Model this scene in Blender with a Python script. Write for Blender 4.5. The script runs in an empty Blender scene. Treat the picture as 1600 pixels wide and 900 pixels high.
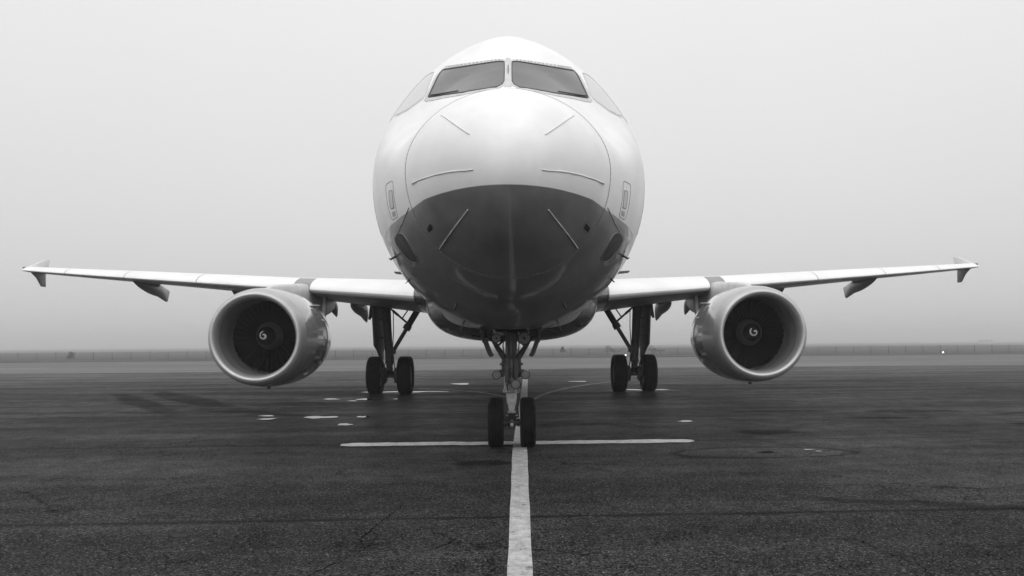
import bpy, bmesh, math, random
from mathutils import Vector, Matrix
random.seed(7)
R = math.radians
PI = math.pi
scene = bpy.context.scene
col = scene.collection

# ------------------------------------------------------------------ camera
LENS_F = 1200.0 / 1600.0            # focal length in picture widths
YAW = R(2.3); ROLL = R(0.45)
cam_data = bpy.data.cameras.new("camera")
cam_data.sensor_width = 36.0
cam_data.lens = 36.0 * LENS_F
cam_data.shift_x = -((803 + 1200 * math.tan(YAW)) - 800) / 1600
cam_data.shift_y = (537 - 450) / 1600
cam_data.clip_start = 0.1
cam_data.clip_end = 6000
cam = bpy.data.objects.new("camera", cam_data)
cam.matrix_world = Matrix.Translation((0.04, 0, 1.52)) @ Matrix.Rotation(-YAW, 4, 'Z') @ Matrix.Rotation(PI / 2, 4, 'X') @ Matrix.Rotation(-ROLL, 4, 'Z')
col.objects.link(cam)
scene.camera = cam

# ------------------------------------------------------------------ overcast sky (black and white picture: grey light)
SUN_EL = R(32); SUN_AZ = R(180)     # the sun stands high behind the camera, veiled by the cloud sheet
world = bpy.data.worlds.new("World"); scene.world = world
world.use_nodes = True
wn = world.node_tree.nodes; wl = world.node_tree.links
wn.clear()
w_out = wn.new("ShaderNodeOutputWorld"); w_bg = wn.new("ShaderNodeBackground")
w_bg.inputs["Strength"].default_value = 0.1
w_sky = wn.new("ShaderNodeTexSky"); w_sky.sky_type = 'NISHITA'; w_sky.sun_disc = False
w_sky.sun_elevation = SUN_EL; w_sky.sun_rotation = SUN_AZ
w_sky.air_density = 1.0; w_sky.dust_density = 6.0; w_sky.ozone_density = 1.0
w_bw = wn.new("ShaderNodeRGBToBW"); wl.new(w_sky.outputs[0], w_bw.inputs[0])
w_tc = wn.new("ShaderNodeTexCoord"); w_sep = wn.new("ShaderNodeSeparateXYZ")
wl.new(w_tc.outputs["Generated"], w_sep.inputs[0])
def wmath(op, a, b=None, clamp=False):
    n = wn.new("ShaderNodeMath"); n.operation = op; n.use_clamp = clamp
    for i, v in enumerate((a, b)):
        if v is None: continue
        if isinstance(v, (int, float)): n.inputs[i].default_value = v
        else: wl.new(v, n.inputs[i])
    return n.outputs[0]
# cloud sheet: dim at the horizon, brightest overhead (radiance before the 0.1 strength)
w_sin = wmath('MAXIMUM', w_sep.outputs[2], 0.0)
w_cie = wmath('ADD', wmath('ADD', wmath('MULTIPLY', wmath('POWER', w_sin, 0.20), 6.2), 2.3), wmath('MULTIPLY', wmath('MULTIPLY', w_sin, w_sin), 1.4))
w_noise = wn.new("ShaderNodeTexNoise"); w_noise.inputs["Scale"].default_value = 1.6; w_noise.inputs["Detail"].default_value = 3.0
wl.new(w_tc.outputs["Generated"], w_noise.inputs["Vector"])
w_var = wmath('ADD', wmath('MULTIPLY', w_noise.outputs["Fac"], 0.10), 0.95)
w_tot = wmath('ADD', wmath('MULTIPLY', w_cie, w_var), wmath('MULTIPLY', w_bw.outputs[0], 0.03))
w_comb = wn.new("ShaderNodeCombineColor")
for i in range(3): wl.new(w_tot, w_comb.inputs[i])
wl.new(w_comb.outputs[0], w_bg.inputs["Color"]); wl.new(w_bg.outputs[0], w_out.inputs["Surface"])

sun_data = bpy.data.lights.new("sun", 'SUN')
sun_data.energy = 1.5; sun_data.angle = R(110); sun_data.color = (1, 1, 1)
sun = bpy.data.objects.new("sun", sun_data); col.objects.link(sun)
sun_dir = Vector((math.cos(SUN_EL) * math.sin(SUN_AZ), math.cos(SUN_EL) * math.cos(SUN_AZ), math.sin(SUN_EL)))
sun.rotation_euler = sun_dir.to_track_quat('Z', 'Y').to_euler()
sun.location = sun_dir * 60

vs = scene.view_settings
vs.view_transform = 'Standard'; vs.look = 'None'; vs.exposure = 0.15; vs.gamma = 1.0; vs.use_curve_mapping = False
scene.render.engine = 'CYCLES'
scene.cycles.use_denoising = True
scene.cycles.max_bounces = 8; scene.cycles.diffuse_bounces = 3; scene.cycles.glossy_bounces = 3
scene.cycles.volume_bounces = 0; scene.cycles.transparent_max_bounces = 12

# ------------------------------------------------------------------ materials (all greys)
class NT:
    """small wrapper round a node tree"""
    def __init__(self, name):
        self.m = bpy.data.materials.new(name); self.m.use_nodes = True
        self.t = self.m.node_tree; self.n = self.t.nodes; self.l = self.t.links
        self.b = self.n["Principled BSDF"]; self.out = self.n["Material Output"]
    def new(self, kind, **kw):
        nd = self.n.new(kind)
        for k, v in kw.items():
            if k in nd.inputs: nd.inputs[k].default_value = v
            else: setattr(nd, k, v)
        return nd
    def coord(self, which="Object", scale=None, rot=None, loc=None):
        tc = self.new("ShaderNodeTexCoord")
        o = tc.outputs[which]
        if scale or rot or loc:
            mp = self.new("ShaderNodeMapping")
            if scale: mp.inputs["Scale"].default_value = scale
            if rot: mp.inputs["Rotation"].default_value = rot
            if loc: mp.inputs["Location"].default_value = loc
            self.l.new(o, mp.inputs["Vector"]); o = mp.outputs[0]
        return o
    def noise(self, vec, scale, detail=4, rough=0.55):
        nd = self.new("ShaderNodeTexNoise", Scale=scale, Detail=detail, Roughness=rough)
        self.l.new(vec, nd.inputs["Vector"]); return nd.outputs["Fac"]
    def math(self, op, a, b=None, c=None, clamp=False):
        nd = self.new("ShaderNodeMath", operation=op, use_clamp=clamp)
        for i, v in enumerate((a, b, c)):
            if v is None: continue
            if isinstance(v, (int, float)): nd.inputs[i].default_value = v
            else: self.l.new(v, nd.inputs[i])
        return nd.outputs[0]
    def ramp(self, v, a, b, lo=0.0, hi=1.0):
        nd = self.new("ShaderNodeMapRange")
        nd.inputs["From Min"].default_value = a; nd.inputs["From Max"].default_value = b
        nd.inputs["To Min"].default_value = lo; nd.inputs["To Max"].default_value = hi
        nd.clamp = True; nd.interpolation_type = 'SMOOTHSTEP'
        self.l.new(v, nd.inputs["Value"]); return nd.outputs[0]
    def mix(self, f, a, b):
        nd = self.new("ShaderNodeMix", data_type='FLOAT')
        for i, v in zip((0, 2, 3), (f, a, b)):
            if isinstance(v, (int, float)): nd.inputs[i].default_value = v
            else: self.l.new(v, nd.inputs[i])
        return nd.outputs[0]
    def color(self, v):
        if isinstance(v, (int, float)): self.b.inputs["Base Color"].default_value = (v, v, v, 1); return
        cc = self.new("ShaderNodeCombineColor")
        for i in range(3): self.l.new(v, cc.inputs[i])
        self.l.new(cc.outputs[0], self.b.inputs["Base Color"])
    def put(self, name, v):
        if isinstance(v, (int, float)): self.b.inputs[name].default_value = v
        else: self.l.new(v, self.b.inputs[name])
    def bump(self, h, strength=0.3, dist=0.01):
        nd = self.new("ShaderNodeBump", Strength=strength, Distance=dist)
        self.l.new(h, nd.inputs["Height"]); self.l.new(nd.outputs[0], self.b.inputs["Normal"])

M = {}
def simple(name, base, rough=0.5, metal=0.0, var=0.0, vscale=3.0, coat=0.0, spec=0.5, bump=0.0, bscale=60.0):
    t = NT(name); v = t.coord()
    if var:
        n = t.noise(v, vscale, 5)
        t.color(t.math('MULTIPLY', base, t.ramp(n, 0.3, 0.7, 1 - var, 1 + var * 0.6)))
        t.put("Roughness", t.ramp(n, 0.3, 0.7, rough * 1.15, rough * 0.85))
    else:
        t.color(base); t.put("Roughness", rough)
    t.put("Metallic", metal); t.put("Specular IOR Level", spec)
    if coat: t.put("Coat Weight", coat); t.put("Coat Roughness", 0.08)
    if bump: t.bump(t.noise(v, bscale, 4), bump, 0.004)
    M[name] = t.m
    return t

# fuselage: white over dark paint, the line lies level at z = 2.84
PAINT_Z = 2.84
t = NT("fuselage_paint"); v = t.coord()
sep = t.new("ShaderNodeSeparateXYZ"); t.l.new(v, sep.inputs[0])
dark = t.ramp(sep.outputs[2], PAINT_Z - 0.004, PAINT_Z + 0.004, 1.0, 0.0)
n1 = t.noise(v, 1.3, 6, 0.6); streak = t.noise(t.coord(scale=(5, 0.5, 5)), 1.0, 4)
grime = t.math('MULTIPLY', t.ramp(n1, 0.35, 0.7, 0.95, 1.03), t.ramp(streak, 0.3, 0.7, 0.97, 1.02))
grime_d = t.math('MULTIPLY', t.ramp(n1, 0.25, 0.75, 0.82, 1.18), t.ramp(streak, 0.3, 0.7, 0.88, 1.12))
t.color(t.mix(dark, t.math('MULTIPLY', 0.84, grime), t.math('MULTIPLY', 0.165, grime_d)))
t.put("Roughness", t.mix(dark, t.ramp(n1, 0.3, 0.7, 0.50, 0.44), t.ramp(n1, 0.25, 0.75, 0.46, 0.38)))
t.put("Coat Weight", t.mix(dark, 0.12, 0.5)); t.put("Coat Roughness", t.ramp(streak, 0.3, 0.7, 0.06, 0.12))
t.bump(t.noise(v, 1.6, 1), 0.03, 0.02)
M["fuselage_paint"] = t.m

simple("white_paint", 0.80, 0.36, var=0.05, vscale=1.2, coat=0.4)
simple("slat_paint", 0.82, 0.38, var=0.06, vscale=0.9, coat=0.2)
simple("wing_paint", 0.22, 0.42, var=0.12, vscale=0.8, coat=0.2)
simple("fairing_paint", 0.20, 0.38, var=0.12, vscale=1.5, coat=0.2)
simple("dark_paint", 0.11, 0.26, var=0.2, vscale=1.4, coat=0.6)
simple("nacelle_paint", 0.30, 0.14, var=0.12, vscale=1.3, coat=1.0)
simple("pylon_paint", 0.62, 0.4, var=0.12, vscale=2.0)
simple("lip_metal", 0.50, 0.42, metal=0.6, var=0.08, vscale=2.5)
simple("duct_paint", 0.19, 0.38, var=0.12, vscale=4.0)
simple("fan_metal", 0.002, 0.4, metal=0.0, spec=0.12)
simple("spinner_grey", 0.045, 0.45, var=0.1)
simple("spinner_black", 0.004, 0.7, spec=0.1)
simple("mark_white", 0.6, 0.5)
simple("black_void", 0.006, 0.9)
simple("tyre_rubber", 0.006, 0.75, var=0.25, vscale=9, spec=0.15, bump=0.2, bscale=80)
simple("rim_metal", 0.16, 0.45, metal=0.4, var=0.2, vscale=14)
simple("gear_paint", 0.27, 0.45, var=0.35, vscale=11)
simple("gear_grime", 0.045, 0.5, var=0.4, vscale=14)
simple("gear_black", 0.018, 0.5, var=0.2, vscale=9)
simple("chrome", 0.72, 0.12, metal=1.0)
simple("lamp_glass", 0.15, 0.45, var=0.3, vscale=70)
simple("strip_metal", 0.72, 0.45, var=0.05)
simple("bare_metal", 0.33, 0.35, metal=0.6, var=0.15, vscale=12)
simple("seal_black", 0.03, 0.6)
simple("frame_grey", 0.56, 0.4, var=0.12, vscale=9)
simple("panel_line", 0.12, 0.7)
simple("panel_line_pale", 0.42, 0.6)
simple("oval_dark", 0.05, 0.55, var=0.1, vscale=6)
simple("fence_steel", 0.035, 0.7, var=0.2, vscale=4)
simple("wall_render", 0.45, 0.8, var=0.1)
simple("roof_sheet", 0.18, 0.7)
simple("bark", 0.06, 0.9, var=0.3)
simple("leaf", 0.06, 0.7, var=0.4, vscale=2)

t = NT("cockpit_glass"); v = t.coord()          # coated dark pane
n1 = t.noise(t.coord(scale=(1.0, 1.0, 3.0)), 2.0, 3)
t.color(t.ramp(n1, 0.35, 0.7, 0.035, 0.07)); t.put("Roughness", 0.05); t.put("IOR", 1.62)
M["cockpit_glass"] = t.m
t = NT("side_glass"); t.color(0.58); t.put("Roughness", 0.08); t.put("IOR", 1.6); M["side_glass"] = t.m      # pale base colour imitates the sky mirrored at a grazing angle
t = NT("lit_lamp"); t.color(0.8); t.b.inputs["Emission Color"].default_value = (1, 1, 1, 1); t.put("Emission Strength", 2.5); M["lit_lamp"] = t.m

# ------------------------------------------------------------------ mesh building
class MB:
    def __init__(self): self.v = []; self.f = []; self.mi = []
    def add(self, verts, faces, mi=0):
        o = len(self.v); self.v += [tuple(p) for p in verts]
        self.f += [tuple(i + o for i in f) for f in faces]; self.mi += [mi] * len(faces)
    def grid(self, rows, close_u=False, close_v=False, mi=0):
        """rows: list of equally long point lists"""
        nr, nc = len(rows), len(rows[0]); fs = []
        for i in range(nr - (0 if close_v else 1)):
            for j in range(nc - (0 if close_u else 1)):
                a, b = i, (i + 1) % nr; c, d = j, (j + 1) % nc
                fs.append((a * nc + c, a * nc + d, b * nc + d, b * nc + c))
        self.add([p for r in rows for p in r], fs, mi)
    def cap(self, ring, mi=0):
        self.add(ring, [tuple(range(len(ring)))], mi)
    def tube(self, pts, rad, n=12, caps=True, mi=0):
        pts = [Vector(p) for p in pts]
        if isinstance(rad, (int, float)): rad = [rad] * len(pts)
        rows = []; up = None
        for i, p in enumerate(pts):
            d = (pts[min(i + 1, len(pts) - 1)] - pts[max(i - 1, 0)]).normalized()
            if up is None:
                up = Vector((0, 0, 1)) if abs(d.z) < 0.9 else Vector((0, 1, 0))
            a = d.cross(up).normalized(); b = a.cross(d).normalized(); up = b
            rows.append([p + (a * math.cos(2 * PI * k / n) + b * math.sin(2 * PI * k / n)) * rad[i] for k in range(n)])
        self.grid(rows, close_u=True, mi=mi)
        if caps: self.cap(rows[0][::-1], mi); self.cap(rows[-1], mi)
    def lathe(self, prof, axis='Y', c=(0, 0, 0), n=48, closed=False, mi=0):
        """prof: (along, radius) pairs"""
        rows = []
        for a, r in prof:
            row = []
            for k in range(n):
                u, w = r * math.cos(2 * PI * k / n), r * math.sin(2 * PI * k / n)
                q = {'Y': (u, a, w), 'X': (a, u, w), 'Z': (u, w, a)}[axis]
                row.append((q[0] + c[0], q[1] + c[1], q[2] + c[2]))
            rows.append(row)
        self.grid(rows, close_u=True, close_v=closed, mi=mi)
    def box(self, c, s, rot=None, mi=0, taper=1.0):
        vs = []
        for z in (-1, 1):
            k = taper if z > 0 else 1.0
            for x, y in ((-1, -1), (1, -1), (1, 1), (-1, 1)):
                p = Vector((x * s[0] / 2 * k, y * s[1] / 2 * k, z * s[2] / 2))
                if rot: p = rot @ p
                vs.append(p + Vector(c))
        self.add(vs, [(0, 3, 2, 1), (4, 5, 6, 7), (0, 1, 5, 4), (1, 2, 6, 5), (2, 3, 7, 6), (3, 0, 4, 7)], mi)
    def prism(self, outline, direction, mi=0):
        d = Vector(direction); n = len(outline); a = [Vector(p) for p in outline]; b = [p + d for p in a]
        self.add(a + b, [tuple(range(n))[::-1], tuple(range(n, 2 * n))] + [(i, (i + 1) % n, n + (i + 1) % n, n + i) for i in range(n)], mi)
    def build(self, name, mats, parent=None, smooth=40, bevel=0.0, mirror=False):
        me = bpy.data.meshes.new(name)
        vs = [(-x, y, z) for x, y, z in self.v] if mirror else self.v
        me.from_pydata(vs, [], self.f)
        if not isinstance(mats, (list, tuple)): mats = [mats]
        for m in mats: me.materials.append(M[m])
        me.polygons.foreach_set("material_index", self.mi)
        bm = bmesh.new(); bm.from_mesh(me)
        bmesh.ops.remove_doubles(bm, verts=bm.verts, dist=1e-5)
        bmesh.ops.recalc_face_normals(bm, faces=bm.faces)
        if bevel:
            es = [e for e in bm.edges if len(e.link_faces) == 2 and e.calc_face_angle(0) > R(35)]
            bmesh.ops.bevel(bm, geom=es, offset=bevel, segments=2, affect='EDGES', profile=0.6)
        bm.to_mesh(me); bm.free()
        if smooth:
            me.shade_smooth(); me.set_sharp_from_angle(angle=R(smooth))
        o = bpy.data.objects.new(name, me); col.objects.link(o)
        if parent: o.parent = parent
        return o

def tag(o, label=None, cat=None, group=None, kind=None):
    if label: o["label"] = label
    if cat: o["category"] = cat
    if group: o["group"] = group
    if kind: o["kind"] = kind
    return o
def empty(name, loc=(0, 0, 0), parent=None):
    o = bpy.data.objects.new(name, None); o.empty_display_size = 0.3; col.objects.link(o); o.location = loc
    if parent: o.parent = parent
    return o
def copy_tree(o, parent=None):
    c = o.copy(); col.objects.link(c); c.parent = parent
    for ch in list(o.children): copy_tree(ch, c)
    return c

# ------------------------------------------------------------------ ground
JOINT = 5.08; JOINT0 = 6.75
STAINS = [(-4.3, 16.0, 1.9, 0.75, -8, .55, 1), (-3.1, 14.9, 0.75, 0.45, 10, .5, 1), (-4.5, 21.6, 1.6, 0.9, -4, .5, 1),
          (-3.2, 24.6, 1.6, 0.8, 0, .45, 1), (4.2, 24.5, 1.4, 0.7, 0, .45, 1), (3.2, 14.8, 0.9, 0.28, 0, .5, 1),
          (-0.38, 9.82, 0.45, 0.28, 0, .65, 0), (4.3, 12.8, 0.55, 0.42, -10, .6, 0), (0.12, 10.9, 0.35, 0.3, 0, .35, 0),
          (3.9, 7.0, 1.2, 0.16, -17, .5, 0), (5.9, 16.6, 1.2, 0.24, 0, .8, 0), (8.6, 16.3, 1.1, 0.38, 0, .85, 0), (10.6, 15.6, .9, .2, 0, .8, 0), (9.6, 13.6, .7, .16, 0, .75, 0), (7.3, 14.9, 1.0, .2, -3, .8, 0), (6.6, 19.6, .8, .22, 0, .8, 0), (1.2, 14.4, 0.9, 0.22, 0, .6, 0),
          (2.4, 13.7, 0.7, 0.12, -8, .45, 0), (5.2, 19.6, 1.2, 0.18, 0, .4, 0), (-9.2, 22.3, 6.4, 0.55, -55.5, .8, 0), (-10.3, 21.6, 6.0, 0.4, -57, .75, 0), (-7.4, 18.9, 4.8, 0.35, -35, .7, 0),
          (-8.6, 18.0, 2.8, 0.14, -30, .35, 0), (2.9, 10.05, 1.0, .2, 0, .3, 0), (-11, 27, 4, .3, -20, .4, 0), (9, 22, 3, .3, 5, .35, 0), (11, 13.2, 1.6, .14, 0, .4, 0), (7.2, 12.2, .8, .12, 4, .4, 0)]
def asphalt_material():
    t = NT("asphalt"); v = t.coord()
    sep = t.new("ShaderNodeSeparateXYZ"); t.l.new(v, sep.inputs[0]); X, Y = sep.outputs[0], sep.outputs[1]
    big = t.noise(v, 0.30, 3, 0.6); mid = t.noise(v, 2.2, 4, 0.65)
    lane = t.noise(t.coord(scale=(0.10, 0.7, 1)), 1.0, 4, 0.6)
    base = t.math('MULTIPLY', 0.031, t.ramp(big, 0.3, 0.7, 0.80, 1.20))
    base = t.math('MULTIPLY', base, t.ramp(mid, 0.28, 0.72, 0.82, 1.18))
    base = t.math('MULTIPLY', base, t.ramp(lane, 0.3, 0.7, 0.86, 1.14))
    # paving lanes, each laid in a slightly different batch
    lanei = t.math('FLOOR', t.math('DIVIDE', t.math('SUBTRACT', Y, JOINT0), JOINT))
    wn_ = t.new("ShaderNodeTexWhiteNoise", noise_dimensions='1D'); t.l.new(lanei, wn_.inputs["W"])
    base = t.math('MULTIPLY', base, t.ramp(wn_.outputs["Value"], 0, 1, 0.95, 1.06))
    # paler with distance: the far grazing wet sheen is put into the colour
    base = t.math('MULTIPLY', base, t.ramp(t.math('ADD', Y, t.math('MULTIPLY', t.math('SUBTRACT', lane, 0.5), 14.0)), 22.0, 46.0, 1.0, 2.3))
    # aggregate
    vo = t.new("ShaderNodeTexVoronoi", Scale=92.0); t.l.new(v, vo.inputs["Vector"])
    sc = t.new("ShaderNodeSeparateColor"); t.l.new(vo.outputs["Color"], sc.inputs[0])
    stone = t.ramp(sc.outputs[0], 0.0, 1.0, 0.0, 2.1)
    chip = t.math('MULTIPLY', t.math('GREATER_THAN', sc.outputs[1], 0.94), t.ramp(sc.outputs[2], 0, 1, .01, .12))
    base = t.math('MULTIPLY', base, t.ramp(t.noise(v, 24.0, 2, 0.7), 0.3, 0.7, 0.62, 1.38))
    base = t.math('ADD', t.math('MULTIPLY', base, stone), chip)
    # joints between the lanes
    wob = t.math('MULTIPLY', t.math('SUBTRACT', mid, 0.5), 0.10)
    ph = t.math('FRACT', t.math('DIVIDE', t.math('SUBTRACT', t.math('ADD', Y, wob), JOINT0 - JOINT * 0.5), JOINT))
    dj = t.math('MULTIPLY', t.math('ABSOLUTE', t.math('SUBTRACT', ph, 0.5)), JOINT)
    joint = t.math('SUBTRACT', 1.0, t.math('DIVIDE', dj, t.ramp(mid, 0.35, 0.68, 0.03, 0.14)), clamp=True)
    # wandering cracks, only in some places
    nz = t.new("ShaderNodeTexNoise", Scale=1.6, Detail=4.0, Roughness=0.7); t.l.new(v, nz.inputs["Vector"])
    scl = t.new("ShaderNodeVectorMath", operation='SCALE'); scl.inputs["Scale"].default_value = 0.45
    dist = t.new("ShaderNodeVectorMath", operation='ADD')
    t.l.new(nz.outputs["Color"], scl.inputs[0]); t.l.new(v, dist.inputs[0]); t.l.new(scl.outputs[0], dist.inputs[1])
    vc = t.new("ShaderNodeTexVoronoi", feature='DISTANCE_TO_EDGE', Scale=0.5); t.l.new(dist.outputs[0], vc.inputs["Vector"])
    crack = t.math('MULTIPLY', t.ramp(vc.outputs["Distance"], 0.0, 0.012, 1.0, 0.0), t.ramp(big, 0.50, 0.58))
    # stains and tide mark: their outlines are stored on the mesh, the ragged edge comes from the noise
    warp = t.math('MULTIPLY', t.math('SUBTRACT', mid, 0.5), 1.7)
    at = {}
    for nm in ("stain_edge", "stain_depth", "wet_edge", "tide_edge"):
        a = t.new("ShaderNodeAttribute", attribute_name=nm); at[nm] = a.outputs["Fac"]
    m = t.ramp(t.math('ADD', at["stain_edge"], warp), 0.5, 1.15, 1.0, 0.0)
    wet = t.ramp(t.math('ADD', at["wet_edge"], warp), 0.5, 1.15, 1.0, 0.0)
    base = t.math('MULTIPLY', base, t.math('SUBTRACT', 1.0, t.math('MULTIPLY', m, at["stain_depth"])))
    e = t.math('ADD', at["tide_edge"], t.math('MULTIPLY', warp, 0.6))
    ring = t.math('MULTIPLY', t.ramp(e, 0.75, 0.95), t.ramp(e, 0.98, 1.2, 1.0, 0.0))
    inner = t.ramp(e, 0.8, 0.95, 1.0, 0.0)
    base = t.math('MULTIPLY', base, t.math('SUBTRACT', 1.0, t.math('MULTIPLY', ring, 0.75)))
    base = t.math('MULTIPLY', base, t.math('ADD', 1.0, t.math('MULTIPLY', inner, 0.3)))
    base = t.math('MULTIPLY', base, t.math('SUBTRACT', 1.0, t.math('MULTIPLY', t.math('MAXIMUM', joint, crack), 0.75)))
    t.color(base)
    t.put("Roughness", t.math('SUBTRACT', t.ramp(mid, 0.3, 0.7, 0.48, 0.38), t.math('MULTIPLY', wet, 0.03)))
    t.put("Specular IOR Level", t.math('ADD', t.ramp(lane, 0.4, 0.7, 0.001, 0.006), t.math('MULTIPLY', wet, 0.008)))
    t.bump(sc.outputs[0], 0.35, 0.004)
    M["asphalt"] = t.m
asphalt_material()

t = NT("concrete"); v = t.coord()
n1 = t.noise(t.coord(scale=(0.04, 1.0, 1)), 0.9, 5); n2 = t.noise(v, 0.6, 5)
t.color(t.math('MULTIPLY', 0.085, t.math('MULTIPLY', t.ramp(n1, 0.38, 0.66, 0.3, 1.5), t.ramp(n2, 0.3, 0.7, 0.8, 1.2))))
t.put("Roughness", 0.6); M["concrete"] = t.m
t = NT("far_concrete"); n1 = t.noise(t.coord(scale=(0.03, 0.35, 1)), 0.9, 5); n2 = t.noise(t.coord(scale=(0.05, 1.2, 1)), 1.0, 4)
t.color(t.math('MULTIPLY', 0.050, t.math('MULTIPLY', t.ramp(n1, 0.35, 0.65, 0.55, 1.5), t.ramp(n2, 0.3, 0.7, 0.75, 1.25))))
t.put("Roughness", 0.6); M["far_concrete"] = t.m
t = NT("line_paint"); v = t.coord()
wear = t.math('MULTIPLY', t.ramp(t.noise(v, 30.0, 5, 0.75), 0.57, 0.66), 1.0)
wear2 = t.ramp(t.noise(v, 3.0, 5, 0.7), 0.60, 0.72)
wear = t.math('MAXIMUM', wear, wear2)
t.color(t.mix(wear, t.math('MULTIPLY', 0.50, t.ramp(t.noise(v, 7.0, 5, .7), 0.3, 0.7, 0.6, 1.1)), 0.08))
t.put("Roughness", 0.65); t.bump(t.noise(v, 90, 3), 0.4, 0.004); M["line_paint"] = t.m
t = NT("faint_line_paint"); v = t.coord()
t.color(t.mix(t.ramp(t.noise(v, 2.5, 5, 0.7), 0.42, 0.62), 0.14, 0.05)); t.put("Roughness", 0.65); M["faint_line_paint"] = t.m
t = NT("grass"); v = t.coord()
n1 = t.noise(v, 0.08, 6, 0.6); n2 = t.noise(t.coord(scale=(1, 0.3, 1)), 0.9, 6, 0.7)
t.color(t.math('MULTIPLY', 0.055, t.math('MULTIPLY', t.ramp(n1, 0.3, 0.7, 0.6, 1.4), t.ramp(n2, 0.3, 0.7, 0.6, 1.4))))
t.put("Roughness", 0.9); t.put("Specular IOR Level", 0.1); t.bump(n2, 0.6, 0.2); M["grass"] = t.m
t = NT("water"); v = t.coord()
t.color(0.02); t.put("Roughness", 0.02); t.put("IOR", 1.33); t.put("Specular IOR Level", 0.5); M["water"] = t.m

def gz(y):                       # the field falls away a little beyond the apron
    pts = [(-1600, -0.2), (78, -0.2), (82, -0.10), (90, -0.16), (128, -0.62), (200, -1.0), (420, -1.4), (1600, -1.6)]
    for (a, za), (b, zb) in zip(pts, pts[1:]):
        if y <= b: return za + (zb - za) * (y - a) / (b - a)
    return -1.6
mb = MB()
ys = [-1500, -200, -20, 40, 78, 80, 82, 86, 90, 96, 104, 116, 128, 140, 160, 200, 260, 340, 420, 600, 900, 1500]
xs = [-1500, -700, -300] + [i * 12 for i in range(-16, 17)] + [300, 700, 1500]
mb.grid([[(x, y, gz(y) + (0.05 * math.sin(x * .31 + y * .2) if 81 < y < 300 else 0)) for x in xs] for y in ys])
tag(mb.build("grass_field", "grass", smooth=60), kind="structure")

gx = [-400, -120, -40] + [-16 + .125 * i for i in range(257)] + [40, 120, 400]
gy = [-300, -20, 0] + [3 + .125 * i for i in range(217)] + [40, 60, 80]
mb = MB(); mb.grid([[(x, y, 0) for x in gx] for y in gy])
mb.add([(-400, 80, 0), (400, 80, 0), (400, 80, -0.3), (-400, 80, -0.3)], [(0, 1, 2, 3)])
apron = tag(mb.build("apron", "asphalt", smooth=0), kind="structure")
import numpy as np
co = np.empty(len(apron.data.vertices) * 3, dtype=np.float32); apron.data.vertices.foreach_get("co", co); co = co.reshape(-1, 3)
se = np.full(len(co), 9.0, np.float32); sd = np.zeros(len(co), np.float32); we = np.full(len(co), 9.0, np.float32)
for (x, y, rx, ry, a, dk, w) in STAINS:
    dx, dy = co[:, 0] - x, co[:, 1] - y; ca, sa = math.cos(R(a)), math.sin(R(a))
    e = ((dx * ca + dy * sa) / rx) ** 2 + ((dy * ca - dx * sa) / ry) ** 2
    k = e < se; sd[k] = dk; se = np.minimum(se, e)
    if w: we = np.minimum(we, e)
te = np.minimum(9, ((co[:, 0] - 3.45) / 1.25) ** 2 + ((co[:, 1] - 10.45) / .52) ** 2)
for nm, arr in (("stain_edge", se), ("stain_depth", sd), ("wet_edge", we), ("tide_edge", te.astype(np.float32))):
    apron.data.attributes.new(nm, 'FLOAT', 'POINT').data.foreach_set("value", np.ascontiguousarray(arr, dtype=np.float32))
def sheet(name, pts, mat, z, parent=None):
    m = MB(); m.add([(x, y, z) for x, y in pts], [tuple(range(len(pts)))])
    return m.build(name, mat, parent, smooth=0)
def ribbon(name, pts, mat, z, parent=None):
    """pts: (x, y, half width)"""
    m = MB(); rows = []
    for i, (x, y, w) in enumerate(pts):
        a, b = pts[max(i - 1, 0)], pts[min(i + 1, len(pts) - 1)]
        d = Vector((b[0] - a[0], b[1] - a[1], 0)).normalized(); nrm = Vector((-d.y, d.x, 0))
        rows.append([Vector((x, y, z)) - nrm * w, Vector((x, y, z)) + nrm * w])
    m.grid(rows); return m.build(name, mat, parent, smooth=0)
def jag(x0, x1, n, amp): return [(x0 + (x1 - x0) * i / n, random.uniform(-amp, amp)) for i in range(n + 1)]
rng = random.Random(3)
strip = [(-400, 47)] + [(-90 + 5 * i, 45.8 + rng.uniform(-.7, .7) + (1.5 if abs(i - 20) > 9 else 0)) for i in range(37)] + [(400, 47), (400, 58)] + [(90 - 5 * i, 58 + rng.uniform(-1, 1)) for i in range(37)] + [(-400, 58)]
tag(sheet("concrete_strip", strip, "concrete", 0.008), kind="structure")
tag(sheet("far_apron", [(-400, 52), (400, 52), (400, 79.8), (-400, 79.8)], "far_concrete", 0.004), kind="structure")
sheet("apron_edge_line", [(-400, 77.6), (400, 77.6), (400, 78.6), (-400, 78.6)], "faint_line_paint", 0.010, apron)
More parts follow.
